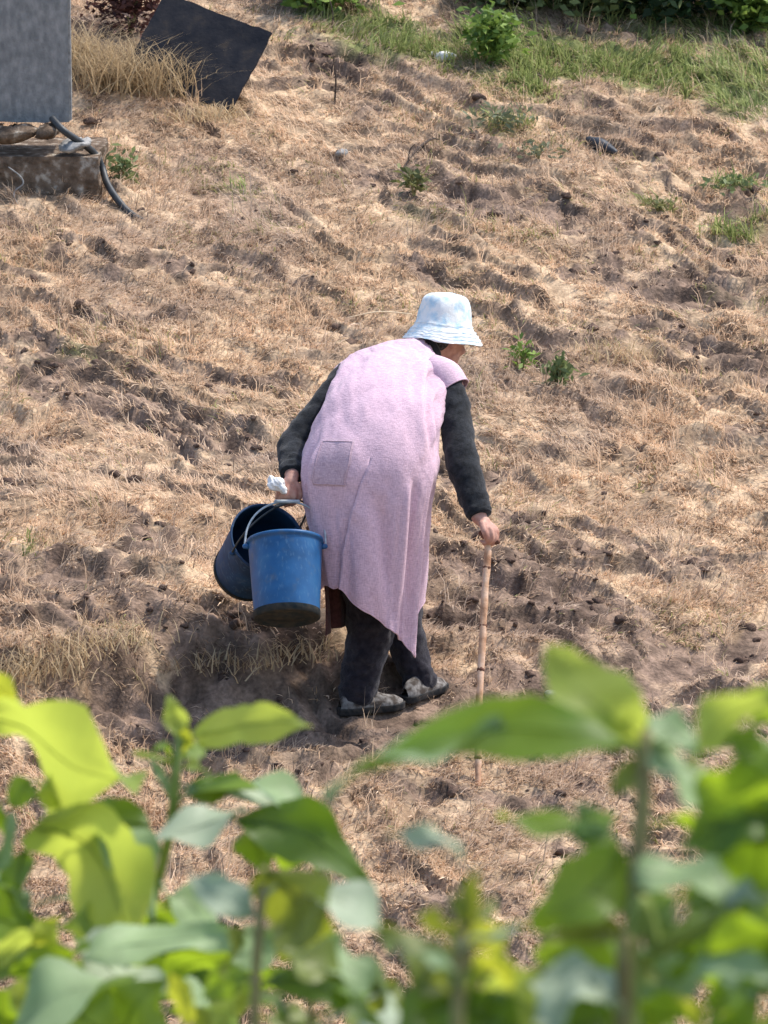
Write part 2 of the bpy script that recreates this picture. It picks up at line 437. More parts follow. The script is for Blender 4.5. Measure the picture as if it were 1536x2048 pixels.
M['bucket_in'] = mat('shaded_bucket_inside', (0.006, 0.035, 0.08), 0.6, 0.3, (9, 7, 0), (60, 0.1, 0.003), [(0.35, (0.004, 0.020, 0.045)), (0.7, (0.008, 0.045, 0.10))])  # blue darkened to paint shade into the inside of the buckets
M['wire'] = mat('grey_handle', (0.36, 0.40, 0.42), 0.5, 0.5, (60, 3, 0), None, [(0.3, (0.25, 0.3, 0.33)), (0.7, (0.45, 0.48, 0.5))])
M['stick'] = mat('peeled_wood', (0.5, 0.3, 0.2), 0.7, 0.3, (22, 6, 0), (120, 0.5, 0.003), [(0.34, (0.34, 0.17, 0.09)), (0.5, (0.56, 0.34, 0.21)), (0.7, (0.66, 0.46, 0.33))])
M['bark'] = mat('dark_stick_end', (0.12, 0.05, 0.03), 0.8, 0.3, (40, 6, 0), (120, 0.5, 0.003), [(0.3, (0.07, 0.025, 0.015)), (0.7, (0.2, 0.09, 0.055))])
M['white'] = mat('white_cloth', (0.75, 0.74, 0.72), 0.8, 0.3, (40, 4, 0), (60, 0.5, 0.006), [(0.3, (0.62, 0.6, 0.57)), (0.7, (0.8, 0.8, 0.79))])
M['concrete'] = mat('weathered_concrete', (0.16, 0.17, 0.18), 0.9, 0.2, (26, 9, 0), (90, 0.7, 0.006), [(0.28, (0.15, 0.153, 0.155)), (0.5, (0.215, 0.217, 0.215)), (0.72, (0.29, 0.288, 0.28))])
_nt = M['concrete'].node_tree; _nz = [n for n in _nt.nodes if n.type == 'TEX_NOISE'][0]
_mp = _nt.nodes.new('ShaderNodeMapping'); _mp.inputs['Scale'].default_value = (1.3, 1.3, .75)
_nt.links.new([n for n in _nt.nodes if n.type == 'TEX_COORD'][0].outputs['Object'], _mp.inputs[0]); _nt.links.new(_mp.outputs[0], _nz.inputs['Vector'])
M['plinth'] = mat('earthy_concrete', (0.2, 0.17, 0.14), 0.95, 0.1, (20, 9, 0), (60, 0.9, 0.012), [(0.36, (0.085, 0.06, 0.042)), (0.56, (0.17, 0.125, 0.09)), (0.72, (0.40, 0.36, 0.30))])
M['hose'] = mat('black_hose', (0.035, 0.042, 0.046), 0.5, 0.4, (20, 4, 0), None, [(0.3, (0.016, 0.020, 0.022)), (0.7, (0.045, 0.05, 0.054))])
M['dark_quad'] = mat('near_black_quad', (0.016, 0.017, 0.022), 0.85, 0.2, (14, 8, 0), (50, 0.4, 0.006), [(0.35, (0.009, 0.011, 0.017)), (0.6, (0.020, 0.020, 0.024)), (0.78, (0.045, 0.036, 0.030))])
M['stone'] = mat('grey_stone', (0.28, 0.28, 0.27), 0.9, 0.2, (30, 6, 0), (60, 0.8, 0.008), [(0.3, (0.17, 0.17, 0.165)), (0.7, (0.38, 0.37, 0.35))])
M['black'] = mat('dark_scrap', (0.03, 0.035, 0.04), 0.55, 0.4, (30, 5, 0), (40, 0.4, 0.006), [(0.3, (0.018, 0.022, 0.028)), (0.7, (0.06, 0.065, 0.07))])
M['twig'] = mat('dead_twig', (0.07, 0.05, 0.04), 0.9, 0.2, (60, 4, 0), None, [(0.3, (0.03, 0.022, 0.018)), (0.7, (0.12, 0.09, 0.07))])
M['eye'] = mat('eye_white', (0.7, 0.68, 0.64), 0.3, 0.5)
LM = {
    'bright': leaf_mat('young_leaf', (0.23, 0.31, 0.06), (0.54, 0.62, 0.085), 0.55, 0.55),
    'green': leaf_mat('green_leaf', (0.13, 0.22, 0.03), (0.38, 0.53, 0.025), 0.5, 0.5),
    'dark': leaf_mat('mature_leaf', (0.07, 0.13, 0.016), (0.23, 0.36, 0.014), 0.5, 0.45),
    'pale': leaf_mat('waxy_leaf', (0.25, 0.34, 0.17), (0.28, 0.42, 0.07), 0.6, 0.3, 0.3, 0.04),
    'grey': leaf_mat('silvery_leaf', (0.32, 0.38, 0.26), (0.29, 0.40, 0.12), 0.6, 0.22, 0.32, 0.05),
    'olive': leaf_mat('olive_leaf', (0.15, 0.19, 0.035), (0.34, 0.38, 0.03), 0.5, 0.4),
    'yellow': leaf_mat('yellow_leaf', (0.34, 0.40, 0.04), (0.60, 0.62, 0.05), 0.5, 0.5),
}
M['stem_green'] = leaf_mat('green_stem', (0.30, 0.38, 0.10), (0.45, 0.5, 0.10), 0.5, 0.3)
M['stem_brown'] = mat('woody_stem', (0.13, 0.09, 0.055), 0.7, 0.3, (60, 4, 0), (90, 0.4, 0.003), [(0.3, (0.20, 0.15, 0.075)), (0.7, (0.30, 0.27, 0.10))])
M['weed'] = attr_mat('weed_leaves', 0.6, 0.3, transl=0.35)

# ------------------------------------------------------------------ ground (one sheet to the horizon)
def axis(fine0, fine1, step, far0, far1):
    a = list(np.arange(fine0, fine1 + 1e-6, step))
    s = step; v = a[-1]
    while v < far1: s *= 1.35; v += s; a.append(v)
    s = step; v = a[0]; pre = []
    while v > far0: s *= 1.35; v -= s; pre.append(v)
    return np.array(pre[::-1] + a)
xs = axis(-2.6, 2.6, 0.0155, -260, 260)
ys_far = axis(-3.9, 10.6, 0.0185, -5, 420)
ys_far = ys_far[ys_far >= -3.95]
ys = np.concatenate([np.arange(-60, -20, 4.0), np.arange(-20, -3.95, 0.18), ys_far])
GX, GY = np.meshgrid(xs, ys)
gx = GX.ravel(); gy = GY.ravel()
soil = soil_mask(gx, gy); green = green_mask(gx, gy)
gz = base_h(gx, gy) + fine_h(gx, gy, soil)
nx, ny = len(xs), len(ys)
idx = np.arange(nx * ny).reshape(ny, nx)
quads = np.stack([idx[:-1, :-1], idx[:-1, 1:], idx[1:, 1:], idx[1:, :-1]], -1).reshape(-1, 4)

def fast_mesh(name, V, F, material, tint=None, smooth=True):
    """V[n,3], F[m,k] with k corners each"""
    k = F.shape[1]
    me = bpy.data.meshes.new(name)
    me.vertices.add(len(V)); me.vertices.foreach_set('co', V.astype(np.float32).ravel())
    me.loops.add(F.size); me.loops.foreach_set('vertex_index', F.astype(np.int32).ravel())
    me.polygons.add(len(F)); me.polygons.foreach_set('loop_start', np.arange(0, F.size, k, dtype=np.int32))
    me.update(calc_edges=True)
    if smooth: me.polygons.foreach_set('use_smooth', np.ones(len(F), bool))
    if tint is not None:
        a = me.attributes.new('tint', 'FLOAT_COLOR', 'POINT')
        a.data.foreach_set('color', np.hstack([tint, np.ones((len(tint), 1))]).astype(np.float32).ravel())
    me.materials.append(material)
    o = bpy.data.objects.new(name, me); COL.objects.link(o)
    return o

def lerp(a, b, t): return a + (b - a) * t
n1 = fbm(gx * 5, gy * 4, 91, 4); n3 = fbm(gx * 1.2, gy * 1.0, 95, 3)
straw_c = lerp(np.array([[0.25, 0.175, 0.112]]), np.array([[0.52, 0.38, 0.245]]), sstep(.3, .7, fbm(gx * 9, gy * 8, 92, 3))[:, None])
straw_c = lerp(straw_c, np.array([[0.33, 0.23, 0.165]]), (sstep(0.5, 0.75, n3) * 0.6)[:, None])
soil_c = lerp(np.array([[0.075, 0.052, 0.041]]), np.array([[0.25, 0.175, 0.13]]), sstep(.25, .75, fbm(gx * 12, gy * 12, 97, 3))[:, None])
green_c = lerp(np.array([[0.08, 0.11, 0.03]]), np.array([[0.18, 0.21, 0.07]]), n1[:, None])
tint = lerp(straw_c, soil_c, (soil * 0.92)[:, None])
tint = lerp(tint, green_c, (sstep(0.3, 0.8, green) * 0.85)[:, None])
nearf = sstep(-8, -12, gy)[:, None]
tint = lerp(tint, np.array([[0.07, 0.085, 0.03]]) * (0.6 + 0.8 * n1[:, None]), nearf)
ground = fast_mesh('ground', np.stack([gx, gy, gz], 1), quads, M['ground'], tint)
tag(ground, kind='structure')

# ------------------------------------------------------------------ dry grass, green grass, clods
def blades(name, N, picker, colour, L0, L1, W0, W1, el0, el1, material, xr=2.55, y0=-3.7, y1=10.6, bend=0.5, az=None, clump=7):
    NC = N // clump
    x = rng.uniform(-1, 1, NC); y = rng.uniform(y0, y1, NC)
    x = x * (0.16 + (y + 21.35) * 0.0725)
    keep = picker(x, y); x = x[keep]; y = y[keep]
    shade = np.repeat(rng.uniform(0.72, 1.1, len(x)), clump)
    sc = np.repeat(rng.uniform(0.6, 1.25, len(x)), clump)
    x = np.repeat(x, clump); y = np.repeat(y, clump); n = len(x)
    x = x + rng.normal(0, 0.011, n); y = y + rng.normal(0, 0.014, n)
    z = ground_h(x, y)
    L = rng.uniform(L0, L1, n) * sc; W = rng.uniform(W0, W1, n)
    a = 9.0 * fbm(x * 1.6, y * 1.1, 131, 3) + rng.normal(0, 0.75, n)
    el = np.radians(rng.uniform(el0, el1, n))
    d = np.stack([np.cos(a) * np.cos(el), np.sin(a) * np.cos(el), np.sin(el)], 1)
    el2 = el - np.radians(rng.uniform(5, 45, n)) * bend * 2
    a2 = a + rng.normal(0, 0.35, n)
    d2 = np.stack([np.cos(a2) * np.cos(el2), np.sin(a2) * np.cos(el2), np.sin(el2)], 1)
    s = np.stack([-np.sin(a), np.cos(a), rng.uniform(-.8, .8, n)], 1) * (W / 2)[:, None]
    B = np.stack([x, y, z - 0.004], 1)
    m = B + d * (L * 0.55)[:, None]; t = m + d2 * (L * 0.45)[:, None]
    gmin = ground_h(t[:, 0], t[:, 1]) + 0.003
    t[:, 2] = np.maximum(t[:, 2], gmin)
    V = np.stack([B - s, B + s, m - s * 0.85, m + s * 0.85, t - s * .25, t + s * .25], 1).reshape(-1, 3)
    i = np.arange(n)[:, None] * 6
    F = np.concatenate([i + np.array([[0, 1, 3, 2]]), i + np.array([[2, 3, 5, 4]])], 0)
    c = colour(x, y, n) * shade[:, None]
    return fast_mesh(name, V, F, material, np.repeat(c, 6, 0))

def straw_colour(x, y, n):
    k = rng.random(n)[:, None]
    c = lerp(np.array([[0.58, 0.405, 0.268]]), np.array([[0.92, 0.705, 0.50]]), k)
    patch = sstep(0.45, 0.7, fbm(x * 1.3, y * 1.0, 95, 3))[:, None]
    c = lerp(c, c * np.array([[0.78, 0.80, 0.86]]), patch)
    old = (rng.random(n) < 0.12)[:, None]
    c = np.where(old, lerp(np.array([[0.20, 0.145, 0.105]]), np.array([[0.34, 0.27, 0.21]]), k), c)
    g = (rng.random(n) < 0.55 * green_mask(x, y))[:, None]
    c = np.where(g, lerp(np.array([[0.20, 0.22, 0.07]]), np.array([[0.42, 0.42, 0.17]]), k), c)
    return c

def pick_straw(x, y):
    p = 1.0 - 0.82 * soil_mask(x, y)
    p = p * (0.22 + 1.0 * sstep(0.38, 0.56, fbm(x * 12, y * 10, 101, 3)))
    p = p * (1 - 0.93 * np.exp(-((y - path_y(x) + 0.06) / 0.24) ** 2) * sstep(-1.6, -1.0, x))
    return rng.random(len(x)) < p
grass = blades('dry_grass', 605000, pick_straw, straw_colour, 0.022, 0.068, 0.0026, 0.0056, 4, 66, M['straw'])
tag(grass, 'short dry straw covering the sloping field', 'dry grass', kind='stuff')

def pick_tall(x, y):
    p = 0.8 * sstep(0.5, 0.72, fbm(x * 4.0, y * 2.5, 111, 3)) * (1 - 0.8 * soil_mask(x, y)) + 0.08
    return rng.random(len(x)) < p
tall = blades('dry_stalks', 60000, pick_tall, straw_colour, 0.07, 0.17, 0.0022, 0.004, 40, 85, M['straw'])
tag(tall, 'taller bleached stalks standing among the short straw', 'dry stalks', kind='stuff')

def pick_green(x, y):
    return rng.random(len(x)) < sstep(0.28, 0.8, green_mask(x, y)) * (1 - 0.5 * soil_mask(x, y)) * sstep(.30, .55, fbm(x * 3.5, y * 3.0, 151, 3))
def green_colour(x, y, n):
    k = rng.random(n)[:, None]
    c = lerp(np.array([[0.14, 0.19, 0.055]]), np.array([[0.46, 0.50, 0.20]]), k)
    return c
gg = blades('green_grass', 230000, pick_green, green_colour, 0.05, 0.14, 0.004, 0.009, 30, 85, M['straw'])
tag(gg, 'green grass growing across the upper right of the field', 'grass', kind='stuff')

def clods(n0):
    x = rng.uniform(-1, 1, n0); y = rng.uniform(-3.6, 10.4, n0); x = x * (0.1 + (y + 21.35) * 0.072)
    k = rng.random(n0) < (0.03 + 0.7 * soil_mask(x, y)) * (1 - .8 * np.exp(-((y - path_y(x)) / .22) ** 2)); x = x[k]; y = y[k]; n = len(x)
    z = ground_h(x, y)
    bme = bpy.data.meshes.new('t'); import bmesh
    bm = bmesh.new(); bmesh.ops.create_icosphere(bm, subdivisions=2, radius=1.0); bm.to_mesh(bme); bm.free()
    v0 = np.array([v.co[:] for v in bme.vertices]); f0 = np.array([p.vertices[:] for p in bme.polygons]); bpy.data.meshes.remove(bme)
    sz = 0.006 + 0.026 * rng.random(n) ** 3.0
    an = rng.uniform(0, 6.28, n); ca = np.cos(an)[:, None]; sa = np.sin(an)[:, None]
    V = np.repeat(v0[None], n, 0)
    off = rng.uniform(0, 100, n)[:, None]
    nz = vnoise(V[:, :, 0] * 1.7 + off, V[:, :, 1] * 1.7 + V[:, :, 2] * 1.3 + off, 7) - 0.5
    V = V * (1 + 1.5 * nz[:, :, None] + rng.normal(0, .07, (n, len(v0), 1)))
    V = V * (sz[:, None] * 1)[:, :, None] * np.stack([rng.uniform(.8, 1.5, n), rng.uniform(.7, 1.2, n), rng.uniform(.5, .85, n)], 1)[:, None, :]
    X = V[:, :, 0] * ca - V[:, :, 1] * sa; Y = V[:, :, 0] * sa + V[:, :, 1] * ca
    V = np.stack([X + x[:, None], Y + y[:, None], V[:, :, 2] + z[:, None] - 0.12 * sz[:, None]], 2).reshape(-1, 3)
    F = (f0[None] + (np.arange(n) * len(v0))[:, None, None]).reshape(-1, 3)
    o = fast_mesh('soil_clods', V, F, M['clod'], None, False)
    tag(o, 'crumbled dark soil clods scattered over the bare patches', 'soil', kind='stuff')
clods(6500)

# ------------------------------------------------------------------ concrete pillar, plinth, hose, dark quadrilateral
pA = on_base(196, 415)
PW = float(np.dot(pA - CAM, AD)) - DIST
plinth_top = at(200, 322, PW)
pl = empty('concrete_plinth', (plinth_top[0] - 0.5, pA[1] + 0.3, pA[2]))
tag(pl, 'low earth-stained concrete base under the grey pillar', 'plinth')
def rough_box(mb, c, ax, amp, seed, div=14):
    """a block with worn, uneven faces"""
    ax = [np.asarray(a, float) for a in ax]; c = np.asarray(c, float)
    for i in range(3):
        j, k = (i + 1) % 3, (i + 2) % 3
        for sg in (-1, 1):
            g = np.linspace(-1, 1, div)
            A, B = np.meshgrid(g, g)
            V = c + sg * ax[i] + A[..., None] * ax[j] + B[..., None] * ax[k]
            # displacement depends on position only, so edges of neighbouring faces stay joined
            q = V * 9.0
            dn = fbm(q[..., 0] + q[..., 2] * 0.7, q[..., 1] + q[..., 2] * 0.9, seed, 3) - 0.5
            V = c + (V - c) * (1 + amp * dn[..., None])
            if sg < 0: V = V[:, ::-1]
            mb.grid(V)
    return mb
s_ = FPX / (DIST + PW)
ph = (415 - 322) / s_ + 0.10
mb = rough_box(MB(), (plinth_top[0] - 0.55, plinth_top[1] + 0.33, plinth_top[2] - ph / 2 + 0.02), [(0.55, 0, 0), (0, 0.33, 0), (0, 0, ph / 2)], 0.10, 3, 26)
mb.build('base_block', M['plinth'], pl)
ptop_z = plinth_top[2]
pil = empty('concrete_pillar', (plinth_top[0] - 0.45, plinth_top[1] + 0.25, ptop_z))
tag(pil, 'grey concrete pillar standing on the earthy base in the corner', 'pillar')
bw = at(138, 245, PW + 0.12)
mb = rough_box(MB(), (bw[0] - 0.32, bw[1] + 0.14, bw[2] + 0.75), [(0.32, 0, 0), (0, 0.14, 0), (0, 0, 0.75)], 0.02, 11, 44)
mb.build('shaft', M['concrete'], pil)
mb = MB(); mb.box((bw[0] + 0.004, bw[1] + 0.02, bw[2] + 0.75), [(0.009, 0, 0), (0, 0.012, 0), (0, 0, 0.74)]); mb.build('corner_strip', M['stone'], pil, False)
# stones wedged under the pillar
for i, (px, py, rx, ry) in enumerate([(25, 268, 55, 18), (95, 262, 26, 15), (150, 290, 34, 12)]):
    mb = MB(); c = at(px, py, PW + 0.05); mb.ell(c, [(rx / s_, 0.02, ry / s_ * .4), (0, .1, 0), (0, 0, ry / s_)], 12, 8)
    for a in mb.v: a += 0.02 * (rng.random(a.shape) - .5)
    tag(mb.build('rubble_stone', M['plinth'] if i != 2 else M['stone']), ['long brown rubble stone wedged under the left of the pillar', 'stubby brown rubble stone wedged under the middle of the pillar', 'pale flat rubble stone lying on the plinth right of the pillar'][i], 'stone', 'rubble stones under the concrete pillar')
# hose: down from the pillar foot over the plinth edge into the grass
hp = [at(105, 238, PW + 0.02), at(128, 262, PW - 0.03), at(160, 284, PW + 0.02), at(188, 306, PW + .12), at(204, 335, PW + .16), at(214, 366, PW + .10), at(234, 398, PW + .02)]
e = on_ground(262, 424); hp.append(e + np.array([0, 0, 0.012])); hp.append(e + np.array([0.12, -0.08, -0.05]))
tag(MB().tube(hp, 0.0175, 12, 60).build('hose', M['hose']), 'dark rubber hose running down beside the concrete plinth into the grass', 'hose')
# thin root/wire hanging in front of the plinth
tag(MB().tube([at(18, 335, PW - .05), at(40, 352, PW - .06), at(46, 368, PW - .06), at(28, 385, PW - .06), at(36, 412, PW - .07)], 0.004, 6, 24).build('loose_wire', M['straw'] if False else M['stone']), 'pale crooked wire dangling down the front of the concrete plinth', 'wire')
# thin near-black quadrilateral, tilted among the grass
q0 = on_base(455, 235); bwid = float(np.dot(q0 - CAM, AD)) - DIST + 0.05
c_tr = at(545, 68, bwid + .18); c_br = at(461, 226, bwid); c_tl = at(332, -17, bwid + .42); c_bl = c_tl + (c_br - c_tr)
nrm = np.cross(c_br - c_tr, c_tl - c_tr); nrm /= np.linalg.norm(nrm)
mb = MB()
g_ = np.linspace(0, 1, 40)
def sheet(off):
    V = np.zeros((40, 40, 3))
    for i, p_ in enumerate(g_):
        for j, q_ in enumerate(g_):
            ch = .010 * (vnoise(np.array([q_ * 16.]), np.array([p_ * 16.]), 9)[0] - .5)
            V[i, j] = c_tl + (c_tr - c_tl) * (q_ + ch * (abs(q_ - .5) > .49)) + (c_bl - c_tl) * (p_ + ch * 1.6 * (abs(p_ - .5) > .49)) + nrm * (off + .018 * math.sin(q_ * 3 + .5) + .012 * (vnoise(np.array([q_ * 4]), np.array([p_ * 4]), 3)[0] - .5))
    return V
Va, Vb = sheet(.006), sheet(-.006)
mb.grid(Va); mb.grid(Vb[:, ::-1])
rim_a = np.concatenate([Va[0], Va[1:, -1], Va[-1, -2::-1], Va[-2:0:-1, 0]]); rim_b = np.concatenate([Vb[0], Vb[1:, -1], Vb[-1, -2::-1], Vb[-2:0:-1, 0]])
mb.grid(np.array([rim_a, rim_b]), True)
ob = mb.build('dark_quadrilateral', M['dark_quad'], None, False)
tag(ob, 'flat near-black quadrilateral tilted in the dry grass beyond the pillar', 'dark_quad')

# ------------------------------------------------------------------ weeds, tussock, shrubs, small things
def leafblades(n, c, rad, h, L, W, cols, up=0.5, seed=0):
    """loose leaves/blades filling a crown: returns V, F, tint"""
    r = np.random.default_rng(seed)
    p = r.normal(0, 0.5, (n, 3)) * np.array([rad, rad, h * 0.5]) + np.array([0, 0, h * 0.55])
    p[:, 2] = np.abs(p[:, 2])
    a = r.uniform(0, 6.28, n); el = r.uniform(-0.4, 1.2, n) * (0.5 + up)
    d = np.stack([np.cos(a) * np.cos(el), np.sin(a) * np.cos(el), np.sin(el)], 1)
    s = np.cross(d, r.normal(0, 1, (n, 3))); s /= np.linalg.norm(s, axis=1)[:, None]
    l = L * r.uniform(.6, 1.3, n)[:, None]; w_ = W * r.uniform(.6, 1.3, n)[:, None]
    P = p + c
    V = np.stack([P, P + d * l * .5 - s * w_, P + d * l * .5 + s * w_, P + d * l + np.array([0, 0, -.15]) * l], 1).reshape(-1, 3)
    F = np.arange(n)[:, None] * 4 + np.array([[0, 1, 3, 2]])
    k = r.random(n)[:, None]
    t = lerp(np.array([cols[0]]), np.array([cols[1]]), k)
    return V, F, np.repeat(t, 4, 0)

def plant(name, px, py, rad, h, n, L, W, cols, label, cat, group=None, up=0.5, stems=5, seed=1):
    c = on_ground(px, py); t = empty(name, c); tag(t, label, cat, group)
    V, F, tn = leafblades(n, c, rad, h, L, W, cols, up, seed)
    o = fast_mesh('foliage', V, F, M['weed'], tn, False); put_under(o, t); o['kind'] = 'stuff'
    mb = MB(); r = random.Random(seed)
    for k in range(stems):
        a = r.uniform(0, 6.28); q = r.uniform(.2, .7) * rad
        tip = c + np.array([q * math.cos(a), q * math.sin(a), h * r.uniform(.6, 1.0)])
        mb.tube([c + np.array([0, 0, -.02]), (c + tip) / 2 + np.array([0, 0, .05 * h]), tip], [0.006, 0.005, 0.002], 5, 5)
    mb.build('stem', M['stem_brown'], t)
    return t
GC = ((0.09, 0.13, 0.05), (0.25, 0.30, 0.12)); GB = ((0.08, 0.15, 0.025), (0.27, 0.38, 0.08)); DK = ((0.012, 0.030, 0.016), (0.05, 0.10, 0.03))
WG = 'weeds in the field'
plant('leafy_weed', 985, 135, 0.11, 0.28, 600, 0.07, 0.014, GB, 'tall bushy green weed rising beside the white scrap', 'weed', WG, seed=2)
plant('leafy_weed', 1116, 782, 0.055, 0.16, 150, 0.055, 0.012, GC, 'dark green weed tuft right of the hat, larger of two', 'weed', WG, .9, seed=3)
plant('leafy_weed', 1042, 738, 0.06, 0.12, 90, 0.05, 0.010, GB, 'pale green sparse weed just right of the hat', 'weed', WG, seed=4)
plant('leafy_weed', 828, 402, 0.06, 0.13, 110, 0.055, 0.010, ((.09, .11, .04), (.24, .24, .09)), 'olive weed beneath the fallen dead twig', 'weed', WG, seed=5)
plant('leafy_weed', 245, 372, 0.07, 0.14, 120, 0.06, 0.010, GC, 'green weed growing beside the dark hose', 'weed', WG, seed=6)
plant('leafy_weed', 1005, 268, 0.16, 0.13, 130, 0.06, 0.009, ((.09, .12, .07), (.22, .24, .13)), 'grey green weed patch below the tall bushy weed', 'weed', WG, seed=7)
plant('leafy_weed', 1075, 335, 0.13, 0.08, 70, 0.05, 0.009, ((.10, .12, .07), (.22, .23, .13)), 'low grey green weed between the twig and the dark scrap', 'weed', WG, seed=8)
plant('leafy_weed', 1475, 392, 0.17, 0.05, 150, 0.05, 0.010, GC, 'flat green weed at the right edge of the straw', 'weed', WG, seed=9)
plant('leafy_weed', 1318, 428, 0.08, 0.06, 70, 0.04, 0.008, ((.09, .11, .04), (.24, .24, .09)), 'small upright weed on the dark soil band upper right', 'weed', WG, seed=10)
SG = 'shrubs along the top of the field'
for i, (px, py, rad, h, cols, lab) in enumerate([
        (1300, 38, .30, .5, DK, 'dark leafy shrub at the top of the field, left of the bright one'),
        (1430, 32, .28, .55, DK, 'dark leafy shrub standing between two bright green shrubs'),
        (1190, 30, .32, .4, GC, 'mid green spreading shrub left of the dark shrubs'),
        (1525, 62, .20, .35, GB, 'bright green shrub at the upper right corner'),
        (640, 22, .20, .3, GB, 'bright green shrub beyond the near-black quadrilateral'),
        (1010, 12, .30, .3, GC, 'low mid green shrub at the top behind the bushy weed')]):
    plant('field_shrub', px, py, rad, h, 1500, 0.08, 0.020, cols, lab, 'shrub', SG, .3, 7, 30 + i)
plant('reddish_shrub', 262, 85, .18, .42, 1300, 0.055, 0.011, ((.045, .018, .016), (.14, .06, .05)), 'dead red brown shrub behind the dry tussock', 'shrub', None, .4, 8, 50)

def tussock(px, py, n, rad, L, label, seed, cols=((.30, .22, .13), (.62, .48, .29)), name='dry_tussock', lean=0.9):
    r = np.random.default_rng(seed); c = on_ground(px, py); mb = []; T = []
    V = []; F = []
    for k in range(n):
        a = r.uniform(0, 6.28); b = c + np.array([r.normal(0, rad), r.normal(0, rad), -0.02])
        l = L * r.uniform(.5, 1.15); el = r.uniform(.75, 1.5)
        d = np.array([math.cos(a) * math.cos(el), math.sin(a) * math.cos(el), math.sin(el)])
        out = np.array([math.cos(a), math.sin(a), 0])
        sd = np.array([-math.sin(a + r.uniform(-1, 1)), math.cos(a), 0]) * r.uniform(.0022, .0045)
        pts = [b + d * l * s + out * lean * l * 0.45 * s * s - np.array([0, 0, .35 * lean * l * s ** 3]) for s in (0, .33, .66, 1)]
        st = len(V)
        for i, p in enumerate(pts):
            k_ = 1 - .3 * i; V += [p - sd * k_, p + sd * k_]
        F += [(st + 2 * i, st + 2 * i + 1, st + 2 * i + 3, st + 2 * i + 2) for i in range(3)]
        t = np.array(cols[0]) + (np.array(cols[1]) - np.array(cols[0])) * r.random(); T += [t] * 8
    o = fast_mesh(name, np.array(V), np.array(F), M['straw'], np.array(T), False)
    t = empty(name, c); tag(t, label, 'grass tuft', 'dry grass tussocks'); o.name = 'blades'; o['kind'] = 'stuff'; put_under(o, t)
    return t
tussock(235, 175, 900, .14, .38, 'large bleached grass tussock between pillar and near-black quadrilateral', 61)
tussock(165, 150, 300, .07, .36, 'tall narrow dry tussock against the side of the pillar', 62)
tussock(318, 185, 420, .11, .36, 'medium dry tussock overlapping the lower left of the charcoal sheet', 67)
tussock(415, 246, 320, .12, .12, 'short dry tussock at the foot of the charcoal sheet', 63)
tussock(60, 1330, 380, .13, .16, 'dry tussock on the bank at the left edge above the leaves', 64)
tussock(430, 1290, 260, .14, .13, 'dry tussock hanging over the bank below the blue buckets', 65)
tussock(560, 1318, 200, .12, .12, 'thin straw tuft drooping from the bank between the buckets and the trousers', 68)
tussock(180, 1290, 300, .14, .13, 'shaggy dry tussock on the rounded bank left of the buckets', 69)
tussock(1230, 720, 200, .14, .12, 'sparse dry tussock in the straw right of the person', 66)
for i, (px, py, hh, lab) in enumerate([(662, 62, .16, 'thin bare sapling stem at the upper edge near the bright shrub'), (668, 215, .27, 'thin dark dead stem standing in the brown straw')]):
    c = on_ground(px, py)
    tag(MB().tube([c - np.array([0, 0, .03]), c + np.array([.01, 0, hh * .5]), c + np.array([-.006, 0, hh])], [.006, .005, .003], 6, 8).build('dry_sapling', M['twig']), lab, 'sapling')
# fallen twig
c0 = on_ground(795, 352) + np.array([0, 0, .012]); c1 = on_ground(878, 312) + np.array([0, 0, .09])
tw = MB(); tw.tube([c0, lerp(c0, c1, .4) + np.array([0, 0, .05]), lerp(c0, c1, .8) + np.array([0, 0, .04]), c1], [.006, .007, .006, .003], 6, 12)
m1 = lerp(c0, c1, .75) + np.array([0, 0, .045])
tw.tube([m1, m1 + np.array([-.04, .02, -.05]), m1 + np.array([-.07, 0, -.08])], [.005, .004, .002], 5, 6)
m1 = lerp(c0, c1, .25) + np.array([0, 0, .03])
tw.tube([m1, m1 + np.array([.01, .02, .06]), m1 + np.array([.035, .02, .09])], [.005, .004, .002], 5, 6)
tw.tube([c0 + np.array([0.02, 0, 0]), c0 + np.array([-.03, -.02, .012]), c0 + np.array([-.06, 0, .02])], [.005, .004, .002], 5, 6)
tag(tw.build('dead_twig', M['twig']), 'fallen dark dead twig with side shoots lying on straw', 'twig')

def lump(name, px, py, rx, ry, rz, material, label, cat, group=None, seed=0, lift=0.3):
    c = on_ground(px, py); s = 1.0
    mb = MB(); mb.ell((0, 0, 0), [(1, 0, 0), (0, 1, 0), (0, 0, 1)], 18, 11)
    V = mb.v[0]; k = 1 + 0.7 * (vnoise(V[:, 0] * 1.8 + seed * 7, V[:, 1] * 1.8 + V[:, 2] * 1.4 + seed, seed) - .5)
    V = V * k[:, None] * np.array([rx, ry, rz]) + c + np.array([0, 0, rz * lift]); mb.v[0] = V
    return tag(mb.build(name, material), label, cat, group)
lump('plastic_scrap', 893, 125, .050, .03, .028, M['white'], 'crumpled white scrap lying on the straw near the bushy weed', 'litter', seed=3)
lump('plastic_scrap', 868, 120, .028, .02, .014, M['white'], 'small flat white scrap just left of the larger crumpled one', 'litter', seed=5)
tag(MB().tube([on_ground(1178, 288) + np.array([0, 0, .03]), on_ground(1200, 298) + np.array([0, 0, .03]), on_ground(1230, 310) + np.array([0, 0, .02])], [.022, .034, .014], 10, 10, wob=.25, seed=4).build('dark_scrap', M['black']), 'dark grey lump of scrap lying on brown straw, upper right', 'litter')
SGp = 'stones lying in the field'
lump('field_stone', 684, 312, .030, .03, .02, M['stone'], 'small grey stone in the straw left of the dead twig', 'stone', SGp, 11)
lump('field_stone', 849, 1158, .018, .018, .016, M['stone'], 'pale round stone beside the hem of the lilac dress', 'stone', SGp, 12)
lump('field_stone', 1185, 668, .030, .03, .026, M['clod'], 'dark round clod-like stone in the straw far right of the hat', 'stone', SGp, 13)
